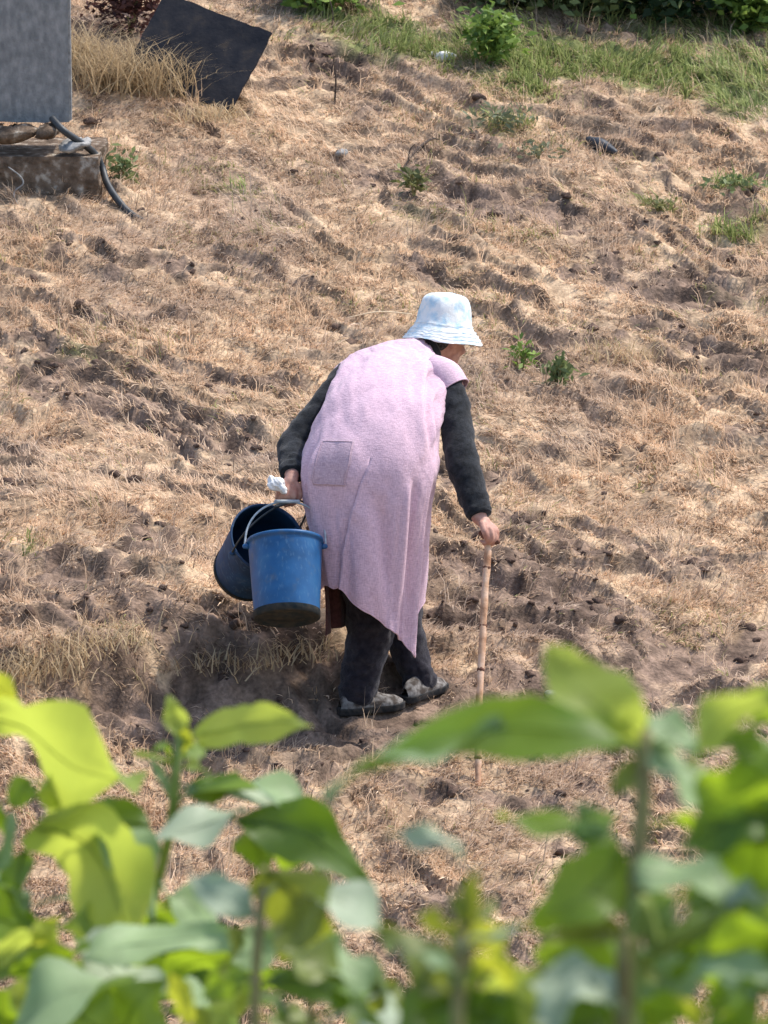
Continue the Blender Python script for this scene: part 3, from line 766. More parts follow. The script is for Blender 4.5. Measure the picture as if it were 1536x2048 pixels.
lump('field_stone', 1105, 1395, .035, .03, .02, M['stone'], 'low grey stone on the path right of the walking stick', 'stone', SGp, 14)
# straw stalk lying left of the hat
a0 = on_ground(690, 640) + np.array([0, 0, .03]); a1 = on_ground(822, 655) + np.array([0, 0, .05])
tag(MB().tube([a0, lerp(a0, a1, .5) + np.array([0, 0, .02]), a1], [.003, .004, .003], 6, 10).build('straw_stalk', mat('pale_straw', (.75, .58, .38), .7, .3)), 'long pale straw stalk lying left of the hat', 'stalk')

# ------------------------------------------------------------------ the person
fl = on_ground(738, 1426); fr = on_ground(845, 1397)
person_anchor = (fl + fr) / 2
def wof(p): return float(np.dot(p - CAM, AD)) - DIST
wl_, wr_ = wof(fl), wof(fr)

def dorsal(tau):
    return np.array([0.0, -math.cos(tau), math.sin(tau)])
# rings of the dress: left px, right px, pixel height of the back's midline, depth of centre, half depth, forward tilt
RINGS = np.array([
    (645, 824, 1330, -.10, .175, 0), (642, 830, 1230, -.12, .18, 0), (626, 843, 1115, -.15, .19, 0), (604, 858, 1010, -.18, .195, 3), (600, 874, 930, -.19, .195, 13),
    (622, 880, 855, -.16, .175, 28), (645, 884, 790, -.10, .16, 42), (660, 898, 744, -.01, .145, 55), (672, 912, 714, .07, .13, 65), (694, 906, 696, .13, .115, 72),
    (742, 886, 685, .18, .10, 78), (802, 866, 680, .22, .075, 80)], float)
def ring_at(s):
    k = s * (len(RINGS) - 1)
    return catmull_row(k)
def catmull_row(k):
    n = len(RINGS) - 1; k = min(max(k, 0), n); i = min(int(k), n - 1); f = k - i
    Q = np.vstack([2 * RINGS[0] - RINGS[1], RINGS, 2 * RINGS[-1] - RINGS[-2]])
    a, b, c, d = Q[i], Q[i + 1], Q[i + 2], Q[i + 3]
    return 0.5 * (2 * b + (c - a) * f + (2 * a - 5 * b + 4 * c - d) * f * f + (3 * b - a - 3 * c + d) * f ** 3)
YAW = R(-14)
def ring_frame(k):
    L, Rr, ap, wc, b, tau = catmull_row(k); tau = R(tau)
    d = dorsal(tau); cx = (L + Rr) / 2
    apex = at(cx, ap, wc - b * math.cos(tau - DEL)); c = apex - b * d
    a = (Rr - L) / 2 * (DIST + wc) / FPX
    rt = np.array([math.cos(YAW), math.sin(YAW), 0]); rt = rt - d * np.dot(rt, d); rt /= np.linalg.norm(rt)
    return c, a, b, rt, d
def ring_pt(k, t, off=0.0):
    """t: 0 = her right, pi/2 = back (towards the camera), pi = her left"""
    c, a, b, rt, d = ring_frame(k)
    e = 0.86
    ct, st = math.cos(t), math.sin(t)
    x = math.copysign(abs(ct) ** e, ct) * (a + off); y = math.copysign(abs(st) ** e, st) * (b + off)
    return c + rt * x + d * y

# body: one continuous figure
shL = at(690, 762, .10); elL = at(588, 888, -.04); wrL = at(583, 957, -.24)
shR = at(900, 772, .0); elR = at(925, 925, -.16); wrR = at(962, 1040, -.27)
hipL = at(705, 985, -.20); hipR = at(785, 985, -.20)
knL = at(735, 1205, wl_ - .05); anL = at(706, 1385, wl_ - .01)
knR = at(800, 1225, wr_ + .02); anR = at(838, 1362, wr_ + .0)
headc = at(888, 672, .33)
face = np.array([0.70, 0.62, -0.34]); face /= np.linalg.norm(face)
hside = np.cross(face, np.array([0, 0, 1.0])); hside /= np.linalg.norm(hside)   # her right
hup = np.cross(hside, face)
B = MB()
tor = [ring_frame(k)[0] for k in (3.3, 4.5, 5.5, 6.5, 7.5, 8.6, 10)]
for k in np.linspace(3.4, 9.6, 26):
    c, a, b, rt, d = ring_frame(k)
    B.ell(c, [rt * a * .80, d * b * .80, np.cross(rt, d) * .07], 16, 9)
B.tube([hipL, (hipL + knL) / 2 + np.array([0, .01, 0]), knL, (knL + anL) / 2 - np.array([0, .02, 0]), anL], [.085, .078, .058, .055, .036], 14, 20)
B.tube([hipR, (hipR + knR) / 2 + np.array([0, .01, 0]), knR, (knR + anR) / 2 - np.array([0, .02, 0]), anR], [.085, .078, .058, .055, .036], 14, 20)
B.tube([shL, (shL + elL) / 2, elL, (elL + wrL) / 2, wrL], [.055, .048, .042, .040, .027], 14, 20)
B.tube([shR, (shR + elR) / 2, elR, (elR + wrR) / 2, wrR], [.055, .048, .042, .040, .027], 14, 20)
for an, f, yw in ((anL, fl, R(20)), (anR, fr, R(55))):
    fw = np.array([math.cos(yw), math.sin(yw), 0])
    B.tube([an, np.array([an[0], an[1], an[2] - .03]) - fw * .02, f + fw * .02 + np.array([0, 0, .04]), f + fw * .07 + np.array([0, 0, .035])], [.036, .034, .030, .022], 12, 12)
neck0 = ring_frame(10.3)[0]
B.tube([neck0 - face * .05, lerp(neck0, headc, .5) - hup * .01, headc - hup * .03], [.062, .055, .055], 14, 8)
B.ell(headc, [face * .096, hside * .076, hup * .108], 20, 14)                        # skull
B.ell(headc + face * .035 - hup * .065, [face * .062, hside * .058, hup * .060], 16, 10)   # jaw
B.ell(headc + face * .085 - hup * .108, [face * .022, hside * .024, hup * .018], 12, 8)     # chin
B.tube([headc + face * .094 + hup * .005, headc + face * .113 - hup * .028, headc + face * .118 - hup * .040], [.009, .012, .014], 10, 8)   # nose
for sg in (-1, 1):
    B.ell(headc + hside * sg * .078 - hup * .015 - face * .008, [face * .020, hside * .009, hup * .032], 10, 8)     # ears
    B.ell(headc + face * .072 + hside * sg * .040 - hup * .038, [face * .022, hside * .022, hup * .020], 10, 8)     # cheeks
    B.ell(headc + face * .089 + hside * sg * .032 + hup * .024, [face * .012, hside * .022, hup * .008], 10, 8)     # brows
for dz in (-.074, -.085):
    B.ell(headc + face * .092 + hup * dz, [face * .012, hside * .024, hup * .006], 10, 8)                            # lips
# hands: palm, four fingers, thumb; world directions given per hand
def hand(B, wr, k0, back, across, curl, grip, thumb):
    """wr wrist, k0 middle of the knuckles, back = outward normal of the hand's back, across = index to little finger"""
    f = k0 - wr; f /= np.linalg.norm(f)
    across = across - f * np.dot(across, f); across /= np.linalg.norm(across)
    back = back - f * np.dot(back, f) - across * np.dot(back, across); back /= np.linalg.norm(back)
    ln = np.linalg.norm(k0 - wr)
    B.ell(wr + f * ln * .55, [f * ln * .62, across * .041, back * .017], 16, 10)
    B.tube([wr - f * .02, wr + f * .02], [.026, .026], 12, 4)
    for i, (o, l, r) in enumerate(((-.033, .038, .0098), (-.011, .043, .0102), (.011, .040, .0098), (.032, .031, .0086))):
        kn = k0 + across * o - f * (.004 if i in (1, 2) else .010)
        a0 = curl[0]; a1 = a0 + curl[1]; a2 = a1 + curl[2]
        p = [wr + f * ln * .45 + across * o * .7, kn]
        for a, s in ((a0, 1.0), (a1, .72), (a2, .55)):
            dd = f * math.cos(a) - back * math.sin(a)
            p.append(p[-1] + dd * l * s)
        B.tube(p, [.010, r * 1.12, r, r * .92, r * .78], 10, 18)
    b0 = wr + f * ln * .28 - across * .030
    B.tube([b0, b0 - across * .022 + f * .030 - back * .014, b0 - across * .012 + f * .055 - back * .034, b0 + across * .010 + f * .068 - back * .046], [.016, .0135, .0115, .009], 10, 16)
toCam = -AD
gripL = at(574, 1004, -.30)
kL = at(572, 991, -.285)
hand(B, wrL, kL, np.array([-.35, -.75, .45]), np.array([-.55, -.1, .05]) * 1.0 + AD * .0, (R(60), R(70), R(55)), gripL, 1)
kR = at(991, 1062, -.29)
hand(B, wrR, kR, np.array([.55, -.45, .6]), np.array([.35, -.8, -.3]) * -1, (R(50), R(65), R(50)), None, 1)
person = remeshed(B, 'person', M['skin'], 0.0048, 4)
# origin of the figure at its feet
off = Vector(person_anchor); person.data.transform(Matrix.Translation(-off)); person.location = off
tag(person, 'stooped person in lilac dress and white hat walking with a stick and two blue buckets', 'person')
for sg in (-1, 1):
    MB().ell(headc + face * .086 + hside * sg * .032 + hup * .008, [face * .010, hside * .013, hup * .009], 12, 8).build('eye', M['eye'], person)

# dress (open behind, one edge overlapping the other)
NT, NK = 190, 130
KS = np.concatenate([np.linspace(0, 4, 70), np.linspace(4, 11, 61)[1:]])
def T0k(k): return R(float(np.interp(k, [1, 2, 3, 4, 11], [124, 112, 97, 90, 86])))
T0 = R(118)                                   # where the overlapping edge starts, on the back
TURN = 2 * math.pi + R(16)
def hem_k(t):
    """lowest ring each column reaches (t measured from the overlapping edge towards her right)"""
    d = math.degrees(t)
    return float(np.interp(d, [0, 4, 30, 60, 82, 91, 96, 104, 114, 150, 220, 300, 340, 376], [1.42, 1.38, 1.1, .70, .40, .20, .06, .50, .95, 1.4, 1.2, 1.3, 1.45, 1.45]))
rowsV = np.zeros((len(KS), NT, 3)); ANG = np.zeros((len(KS), NT)); KK = ANG.copy()
tt = np.linspace(0, TURN, NT)
for j, t in enumerate(tt):
    hk = hem_k(t)
    spiral = (1 - t / TURN)
    for i, k0 in enumerate(KS):
        k = hk + (11 - hk) * (k0 / 11.0) if k0 < 4 else None
        if k0 < 4: k = hk + (4 - hk) * (k0 / 4.0)
        else: k = k0
        low = max(0.0, min(1.0, (4.6 - k) / 3.2))
        up_ = float(sstep(3.0, 4.2, k)); ang = T0k(k) - t * (1 - up_ * (1 - 2 * math.pi / TURN))
        fold = low * (0.011 * math.sin(ang * 5.0 + 1.2 * k * .3 + .6) + 0.010 * math.sin(ang * 11 + 2.0)) * (0.4 + 0.6 * low)
        wr = (0.004 * math.sin(ang * 3 + k * 2.1) + 0.005 * math.sin(ang * 7 + k * 3.2) * math.exp(-((ang - .45) / .5) ** 2)) * (1 - low)
        off = spiral * (1 - up_) * (0.004 + 0.020 * low ** 1.6) + fold + wr; ANG[i, j] = ang; KK[i, j] = k
        # pull above the shoulders: armhole side flattening
        rowsV[i, j] = ring_pt(k, ang, off)
CA = np.cos(ANG) * 3.2; SA = np.sin(ANG) * 3.2
cr = fbm(CA * 1.1 + KK * .9 + 20, SA * 1.1 - KK * 1.1 + 20, 201, 4) - .5
wr_up = (fbm(CA * 2.4 + KK * 1.5 + 40, SA * 2.4 + KK * 2.4 + 40, 211, 4) - .5) * sstep(3.2, 5.2, KK)
low_f = (fbm(CA * 1.6 + 60, SA * 1.6 + KK * .25 + 60, 221, 3) - .5) * sstep(4.4, 2.2, KK)
def crease(a0, k0, a1, k1, wd, depth):
    """a fold running over the cloth from (angle, ring) to (angle, ring)"""
    A = (np.mod(ANG - (a0 + a1) / 2 + math.pi, 2 * math.pi) - math.pi) + (a0 + a1) / 2
    f = np.clip((KK - k0) / (k1 - k0), 0, 1); c_ = a0 + (a1 - a0) * f
    endf = sstep(0, .25, (KK - k0) / (k1 - k0)) * sstep(1, .75, (KK - k0) / (k1 - k0))
    q = (A - c_) / wd
    return depth * endf * (np.exp(-q * q) - .6 * np.exp(-((q - 1.8) ** 2)) )
folds = (crease(.55, 4.3, .95, 8.2, .11, -.022) + crease(.25, 4.6, .60, 7.0, .09, -.016) + crease(2.55, .9, 2.35, 5.0, .10, .018) + crease(1.05, .4, 1.45, 3.4, .13, -.022) + crease(.70, .8, .85, 3.8, .10, -.018)
         + crease(2.5, 5.0, 1.7, 6.4, .22, -.008) + crease(2.7, 6.0, 2.0, 8.0, .16, -.010) + crease(1.9, .9, 1.75, 2.9, .09, -.014))
c_ax = np.array([ring_frame(min(k, 10.5))[0] for k in KS])[:, None, :]
dirv = rowsV - c_ax; dirv /= np.linalg.norm(dirv, axis=2)[..., None]
rowsV = rowsV + dirv * (0.016 * cr + 0.012 * wr_up + 0.050 * low_f + folds)[..., None]
D = MB().grid(rowsV)
# cap sleeves
axl = at(868, 742, .03)
D.tube([at(860, 738, .05), at(888, 754, .02), at(905, 780, .0)], [.062, .073, .072], 22, 12, cap=False)
D.f = D.f[:-2]
D.tube([at(712, 738, .12), at(694, 748, .11), at(680, 764, .10)], [.054, .052, .050], 20, 10, cap=False)
D.f = D.f[:-2]
dress = D.build('dress', M['dress'], person)
wd = dress.modifiers.new('join', 'WELD'); wd.merge_threshold = 0.0006
sol = dress.modifiers.new('cloth', 'SOLIDIFY'); sol.thickness = 0.003; sol.offset = 0
# rolled hem and armhole binding
hp_ = [p + np.array([0, 0, .001]) for p in rowsV[0][::2]]
hm_ = MB().tube(hp_, .0034, 6, 190, cap=False).build('hem', M['dress'], dress); put_under(hm_, dress); hm_.matrix_parent_inverse = Matrix.Identity(4)
for cc, ax0, rd in ((at(905, 780, .0), at(905, 780, .0) - at(888, 754, .02), .0725),):
    ax0 = ax0 / np.linalg.norm(ax0); e1_ = np.cross(ax0, np.array([0, 0, 1.])); e1_ /= np.linalg.norm(e1_); e2_ = np.cross(ax0, e1_)
    b_ = MB().tube([cc + rd * (math.cos(t) * e1_ + math.sin(t) * e2_) for t in np.linspace(0, 2 * math.pi, 40)], .0032, 6, 40, cap=False).build('armhole_binding', M['dress'], dress)
    b_.matrix_parent_inverse = Matrix.Identity(4)
# patch pocket on the back
pv = np.zeros((18, 18, 3))
def dress_pt(k, th, off):
    t = T0k(k) - th
    if t < 0: t += 2 * math.pi
    j = t / lerp(TURN, 2 * math.pi, float(sstep(3.0, 4.2, k))) * (NT - 1); i = np.interp(k, KS, np.arange(len(KS)))
    j0 = int(j); f = j - j0; i0 = int(i); g = i - i0
    A = rowsV[i0, j0] * (1 - f) + rowsV[i0, min(j0 + 1, NT - 1)] * f
    Bq = rowsV[min(i0 + 1, len(KS) - 1), j0] * (1 - f) + rowsV[min(i0 + 1, len(KS) - 1), min(j0 + 1, NT - 1)] * f
    p = A * (1 - g) + Bq * g
    q = ring_frame(k)[0]; n = p - q; n /= np.linalg.norm(n)
    return p + n * off
for i, k in enumerate(np.linspace(3.05, 4.65, 18)):
    for j, th in enumerate(np.linspace(R(134), R(101), 18)):
        e = min(i, 17 - i, j, 17 - j)
        pv[i, j] = dress_pt(k, th, 0.006 if e > 0 else 0.001)
pk = MB().grid(pv).build('pocket', M['pocket'], dress)
put_under(pk, dress); pk.matrix_parent_inverse = Matrix.Identity(4)

ol_ = np.concatenate([pv[1, 1:-1], pv[1:-1, -2], pv[-2, -2:0:-1], pv[-2:0:-1, 1]])
mb = MB(); mb.tube(list(ol_), .0022, 5, 150, cap=False); o_ = mb.build('pocket_edge', M['pocket'], dress); o_.matrix_parent_inverse = Matrix.Identity(4)
# inner side of the dress front below the hem, shade painted into its colour
us = np.zeros((24, 60, 3))
for i, k in enumerate(np.linspace(.42, 3.0, 24)):
    for j, th in enumerate(np.linspace(R(172), R(330), 60)):
        us[i, j] = ring_pt(k, th, -0.022 + .012 * math.sin(th * 9 + k))
u = MB().grid(us).build('inner_dress_front', M['shaded_lilac'], person)
u.modifiers.new('cloth', 'SOLIDIFY').thickness = 0.003

# trousers
Tm = MB()
def leg(pts, rad, seed):
    Tm.tube(pts, rad, 22, 46, wob=.10, seed=seed)
leg([at(712, 1000, -.19), at(722, 1110, wl_ - .12), at(742, 1215, wl_ - .06), at(734, 1290, wl_ - .04), at(720, 1355, wl_ - .015), at(716, 1380, wl_ - .01)], [.10, .105, .10, .092, .080, .082], 5)
leg([at(785, 1000, -.19), at(792, 1110, wr_ - .10), at(800, 1215, wr_ + .0), at(814, 1285, wr_ + .0), at(832, 1340, wr_ + .0), at(838, 1362, wr_ + .0)], [.10, .10, .088, .078, .068, .070], 6)
Tm.ell(at(745, 975, -.19), [(.17, 0, 0), (0, .13, 0), (0, 0, .11)], 16, 10)
tr = remeshed(Tm, 'trousers', M['trouser'], .008, 3, person)
tx = bpy.data.textures.new('creases', 'CLOUDS'); tx.noise_scale = .05
dm = tr.modifiers.new('creases', 'DISPLACE'); dm.texture = tx; dm.strength = .018; dm.texture_coords = 'GLOBAL'

# knitted sleeves
def sleeve(pts, rad, seed):
    mb = MB(); mb.tube(pts, rad, 26, 60, cap=False, wob=.07, seed=seed)
    o = mb.build('sleeve', M['wool'], person)
    d = o.modifiers.new('creases', 'DISPLACE'); d.texture = tx; d.strength = .017; d.texture_coords = 'GLOBAL'
    return o
cfR = lerp(elR, wrR, .93)
sleeve([lerp(shR, elR, -.04), lerp(shR, elR, .25), lerp(shR, elR, .6), elR + np.array([.0, -.01, 0]), lerp(elR, wrR, .45), lerp(elR, wrR, .8), cfR], [.054, .066, .064, .066, .062, .054, .047], 9)
sleeve([lerp(shL, elL, -.1), lerp(shL, elL, .3), lerp(shL, elL, .65), elL, lerp(elL, wrL, .5), lerp(elL, wrL, .9)], [.064, .062, .060, .062, .056, .048], 10)
# dark collar round the neck
nk = lerp(neck0, headc, .25)
axn = headc - neck0; axn /= np.linalg.norm(axn)
e1 = np.cross(axn, np.array([0, 0, 1.0])); e1 /= np.linalg.norm(e1); e2 = np.cross(axn, e1)
V = np.array([[nk + axn * a + r * (math.cos(t) * e1 + math.sin(t) * e2) for t in np.linspace(0, 2 * math.pi, 26, endpoint=False)] for a, r in ((-.05, .085), (-.02, .080), (.02, .075), (.05, .073), (.06, .071), (.056, .062))])
MB().grid(V, True).build('collar', M['wool'], person)
# hair under the hat
hb = MB(); hb.ell(headc - face * .034 + hup * .014, [face * .076, hside * .079, hup * .104], 22, 14)
hb.ell(headc - face * .055 - hup * .055, [face * .05, hside * .066, hup * .05], 16, 10)
remeshed(hb, 'hair', M['hair'], .006, 4, person)

# bucket hat
hax = np.array([.09, .19, .97]); hax = hax - 0; hax /= np.linalg.norm(hax)
hb_c = at(884, 682, .30)
hrt = np.array([.975, .05, -.20]); hrt -= hax * np.dot(hrt, hax); hrt /= np.linalg.norm(hrt)
hfw = np.cross(hax, hrt)
prof = [(.001, .196), (.05, .194), (.080, .185), (.096, .167), (.103, .135), (.108, .10), (.114, .072), (.118, .064), (.130, .042), (.146, .019), (.162, .000), (.165, -.006), (.160, -.004), (.143, .014), (.119, .050), (.110, .060)]
V = np.array([[hb_c + hax * (z + (.005 * math.sin(2 * t + .6) + .003 * math.sin(5 * t)) * (1 if z < .06 else .4)) + r * (1 + .02 * math.sin(3 * t + 1)) * (math.cos(t) * hrt * 1.0 + math.sin(t) * hfw * 1.02) for t in np.linspace(0, 2 * math.pi, 64, endpoint=False)] for r, z in prof])
hat = MB().grid(V, True).build('bucket_hat', M['hat'], person)
sb = hat.modifiers.new('soft', 'SUBSURF'); sb.levels = 1; sb.render_levels = 1
dh = hat.modifiers.new('creases', 'DISPLACE'); dh.texture = tx; dh.strength = .012; dh.texture_coords = 'GLOBAL'
# stitched seams round the crown and the brim
for r_, z_ in ((.1195, .064), (.1335, .040), (.1440, .026), (.1545, .012)):
    o_ = MB().tube([hb_c + hax * (z_ + .001 + (.005 * math.sin(2 * t + .6) + .003 * math.sin(5 * t)) * (1 if z_ < .06 else .4)) + r_ * (1 + .02 * math.sin(3 * t + 1)) * (math.cos(t) * hrt + math.sin(t) * hfw * 1.02) for t in np.linspace(0, 2 * math.pi, 64)], .0013, 5, 120, cap=False).build('stitching', M['hat'], hat)
    o_.matrix_parent_inverse = Matrix.Identity(4)
# shoes
for f, an in ((fl, anL), (fr, anR)):
    yw = R(20) if f is fl else R(55)
    fw = np.array([math.cos(yw), math.sin(yw), 0.03]); fw /= np.linalg.norm(fw)
    sdv = np.array([-fw[1], fw[0], 0]); up = np.array([0, 0, 1.0])
    S = MB()
    n = 16; rows = []
    for i, s in enumerate(np.linspace(0, 1, n)):
        x = -.125 + .27 * s
        wd = np.interp(s, [0, .08, .3, .55, .78, .93, 1], [.018, .034, .038, .042, .048, .036, .010])
        hh = np.interp(s, [0, .08, .3, .5, .7, .88, 1], [.04, .065, .075, .066, .044, .032, .012])
        c = f + fw * x + up * .020
        rows.append([c + sdv * wd * math.cos(a) * (1 if math.sin(a) < 0.3 else .82) + up * max(0, math.sin(a)) ** .8 * hh for a in np.linspace(-.2, math.pi + .2, 16)])
    V = np.array(rows); S.grid(V)
    st = S.n
    sh = S.build('shoe', M['shoe'], person)
    d = sh.modifiers.new('creases', 'DISPLACE'); d.texture = tx; d.strength = .010; d.texture_coords = 'GLOBAL'
    So = MB(); rows = []
    for z in (-.004, .004, .022, .026):
        ring = []
        for s in list(np.linspace(0, 1, 14)) + list(np.linspace(1, 0, 14)):
            pass
        pts = []
        for s in np.linspace(0, 1, 16): pts.append((s, 1))
        for s in np.linspace(1, 0, 16): pts.append((s, -1))
        for s, sg in pts:
            x = -.130 + .28 * s; wd = np.interp(s, [0, .08, .3, .55, .78, .93, 1], [.020, .038, .040, .044, .052, .040, .014]) * (1.0 if z > 0 else .93)
            ring.append(f + fw * x + sdv * wd * sg + up * z)
        rows.append(ring)
    V = np.array(rows); So.grid(V, True); k = V.shape[1]
    So.f.append(tuple(range(k))[::-1]); So.f.append(tuple(3 * k + j for j in range(k)))
    o = So.build('sole', M['sole'], sh); o.matrix_parent_inverse = Matrix.Identity(4)

# ------------------------------------------------------------------ buckets, stick, white bundle
def bucket(rim, bot, ear_dir, apex, label, hm, bm_):
    axis_ = rim - bot; H = np.linalg.norm(axis_); n = axis_ / H
    e = ear_dir - n * np.dot(ear_dir, n); e /= np.linalg.norm(e); g = np.cross(n, e)
    t0 = empty('bucket', bot); tag(t0, label, 'bucket', 'blue buckets carried in the left hand')
    Rt, Rb = .148, .128
    def lathe(prof, seg=64):
        return np.array([[bot + n * z + r * (math.cos(t) * e + math.sin(t) * g) for t in np.linspace(0, 2 * math.pi, seg, endpoint=False)] for r, z in prof])
    wall = [(Rb - .004, .004), (Rb, .0), (Rb + .001, .012), (Rb + (Rt - Rb) * .5, H * .5), (Rt - .003, H - .03), (Rt - .002, H - .016)]
    inner = [(Rt - .005, H - .016), (Rb + (Rt - Rb) * .5 - .003, H * .5), (Rb - .003, .016), (.002, .014)]
    MB().grid(lathe(wall + [(Rt + .004, H - .015), (Rt + .005, H - .004), (Rt + .001, H), (Rt - .004, H - .002), inner[0]]), True).build('body', bm_, t0)
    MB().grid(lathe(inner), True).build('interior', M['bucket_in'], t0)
    MB().grid(lathe([(Rb + .0045, .026), (Rb + .0035, .000), (Rb - .002, -.003), (Rb - .012, -.002), (Rb - .014, .004), (.06, .005), (.058, .002), (.001, .002)]), True).build('base', M['bucket_base'], t0)
    for sg in (-1, 1):
        c = bot + n * (H - .026) + e * sg * (Rt + .004)
        MB().tube([c - e * sg * .004, c + e * sg * .008], [.012, .010], 12, 4).build('ear', bm_, t0)
    a0 = bot + n * (H - .026) - e * (Rt + .012); a1 = bot + n * (H - .026) + e * (Rt + .012)
    mid = (a0 + a1) / 2; up_ = apex - mid; r_ = np.linalg.norm(a1 - a0) / 2; ee = (a1 - a0) / (2 * r_)
    pts = []
    for t in np.linspace(math.pi, 0, 15):
        pts.append(mid + ee * r_ * math.cos(t) + up_ * math.sin(t) ** .8)
    MB().tube(pts, .0042, 10, 60).build('handle', hm, t0)
    MB().tube([apex - ee * .045, apex, apex + ee * .045], .008, 10, 6).build('grip', hm, t0)
    return t0
WF = -.40
bucket(at(570, 1080, WF + .05), at(574, 1236, WF - .045), np.array([1, .12, 0.0]), at(574, 1003, WF + .10), 'upright blue bucket in front, its dark base showing', M['wire'], M['bucket'])
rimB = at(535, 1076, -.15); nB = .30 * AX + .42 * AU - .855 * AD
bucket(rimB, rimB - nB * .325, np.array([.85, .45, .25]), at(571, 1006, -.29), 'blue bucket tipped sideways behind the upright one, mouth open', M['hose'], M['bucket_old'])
wb = MB(); c = at(553, 968, -.32)
wb.ell(c, [(.034, 0, .006), (0, .03, 0), (-.004, 0, .028)], 16, 10); wb.ell(at(566, 978, -.335), [(.018, 0, -.006), (0, .02, 0), (0, 0, .018)], 12, 8); wb.ell(at(543, 960, -.315), [(.016, 0, 0), (0, .02, 0), (0, 0, .016)], 12, 8)
wbo = remeshed(wb, 'white_bundle', M['white'], .0035, 2)
for v in wbo.data.vertices:
    q = np.array(v.co) * 55; v.co += v.normal * float(.018 * (fbm(np.array([q[0] + q[2]]), np.array([q[1] - q[2] * .7]), 301, 3)[0] - .55))
tag(wbo, 'small crumpled white bundle gripped in the left hand above the buckets', 'cloth')
stick_tip = on_ground(957, 1572)
wt = wof(stick_tip)
sp = [(973, 1070, -.285), (976, 1100, None), (970, 1180, None), (966, 1260, None), (961, 1350, None), (957, 1440, None), (956, 1520, None)]
pts = []
for px, py, wd in sp:
    f = (py - 1070) / (1572 - 1070)
    pts.append(at(px, py, lerp(-.285, wt, f)))
pts.append(stick_tip - np.array([0, 0, .01]))
stk = MB().tube(pts, [.0135, .014, .0145, .0145, .014, .014, .0135, .012], 12, 70, wob=.16, seed=2)
sk = stk.build('walking_stick', M['stick'])
tag(sk, 'knotty pale wooden walking stick held in the right hand', 'walking stick')
hd = MB(); hd.tube([at(962, 1066, -.27), at(974, 1076, -.285), at(986, 1083, -.292), at(996, 1084, -.297)], [.012, .014, .013, .010], 10, 12, wob=.15, seed=3)
put_under(hd.build('handle', M['bark']), sk); 
for i, f in enumerate((.22, .42, .56, .72, .85)):
    p = catmull(pts, 100)[int(f * 99)]; q = catmull(pts, 100)[int(f * 99) + 1]
    d_ = (q - p) / np.linalg.norm(q - p)
    MB().tube([p - d_ * .006, p, p + d_ * .006], [.0142, .0162, .0142], 12, 6).build('knot', M['bark'], sk)

# ------------------------------------------------------------------ foreground plants
def leaf_geo(base, tip, width, nrm, arch=.12, fold=.25, wave=.0, twist=0., seed=0, blunt=.8):
    base = np.asarray(base); tip = np.asarray(tip)
    ax_ = tip - base; L = np.linalg.norm(ax_); ax_ = ax_ / L
    n = nrm - ax_ * np.dot(nrm, ax_); n /= np.linalg.norm(n); s = np.cross(ax_, n)
    r = random.Random(seed); ph = r.uniform(0, 6.28); bow = r.uniform(-.12, .12)
    NS, NC = 13, 7
    V = np.zeros((NS, NC, 3))
    for i, f in enumerate(np.linspace(0, 1, NS)):
        wd = width / 2 * (math.sin(math.pi * min(1, f ** blunt)) ** .75) if 0 < f < 1 else width * .015
        wd *= (1 - .35 * max(0, f - .6) / .4)
        tw = twist * (f - .4)
        s2 = s * math.cos(tw) + n * math.sin(tw); n2 = n * math.cos(tw) - s * math.sin(tw)
        c = base + ax_ * L * f + s * (bow * L * math.sin(math.pi * f)) + n * (arch * L * 4 * f * (1 - f) * .5 - arch * L * f * f * .5)
        for j, g in enumerate(np.linspace(-1, 1, NC)):
            rag = 1 + .06 * math.sin(f * 31 + 2 * g + ph) + .10 * math.sin(f * 11 + ph * 1.7 + 1.3 * (g > 0))
            V[i, j] = c + s2 * wd * g * rag + n2 * wave * width * .7 * math.sin(f * 6 + ph) + n2 * (fold * wd * (abs(g) ** 1.3) + wave * width * math.sin(f * 9 + ph + g * 1.5) * abs(g))
    return V
def dpt(px, py, d): return at(px, py, d - DIST)
NRM = {'back': AU * .75 + AD * .65, 'up': AU * .85 - AD * .5, 'face': -AD + AU * .35, 'edge': AU * .97 - AD * .12, 'side': -AD * .5 + AX * .7 + AU * .4, 'left': -AD * .6 - AX * .7 + AU * .3}
LN = 'broad-leaved plants in front of the field'
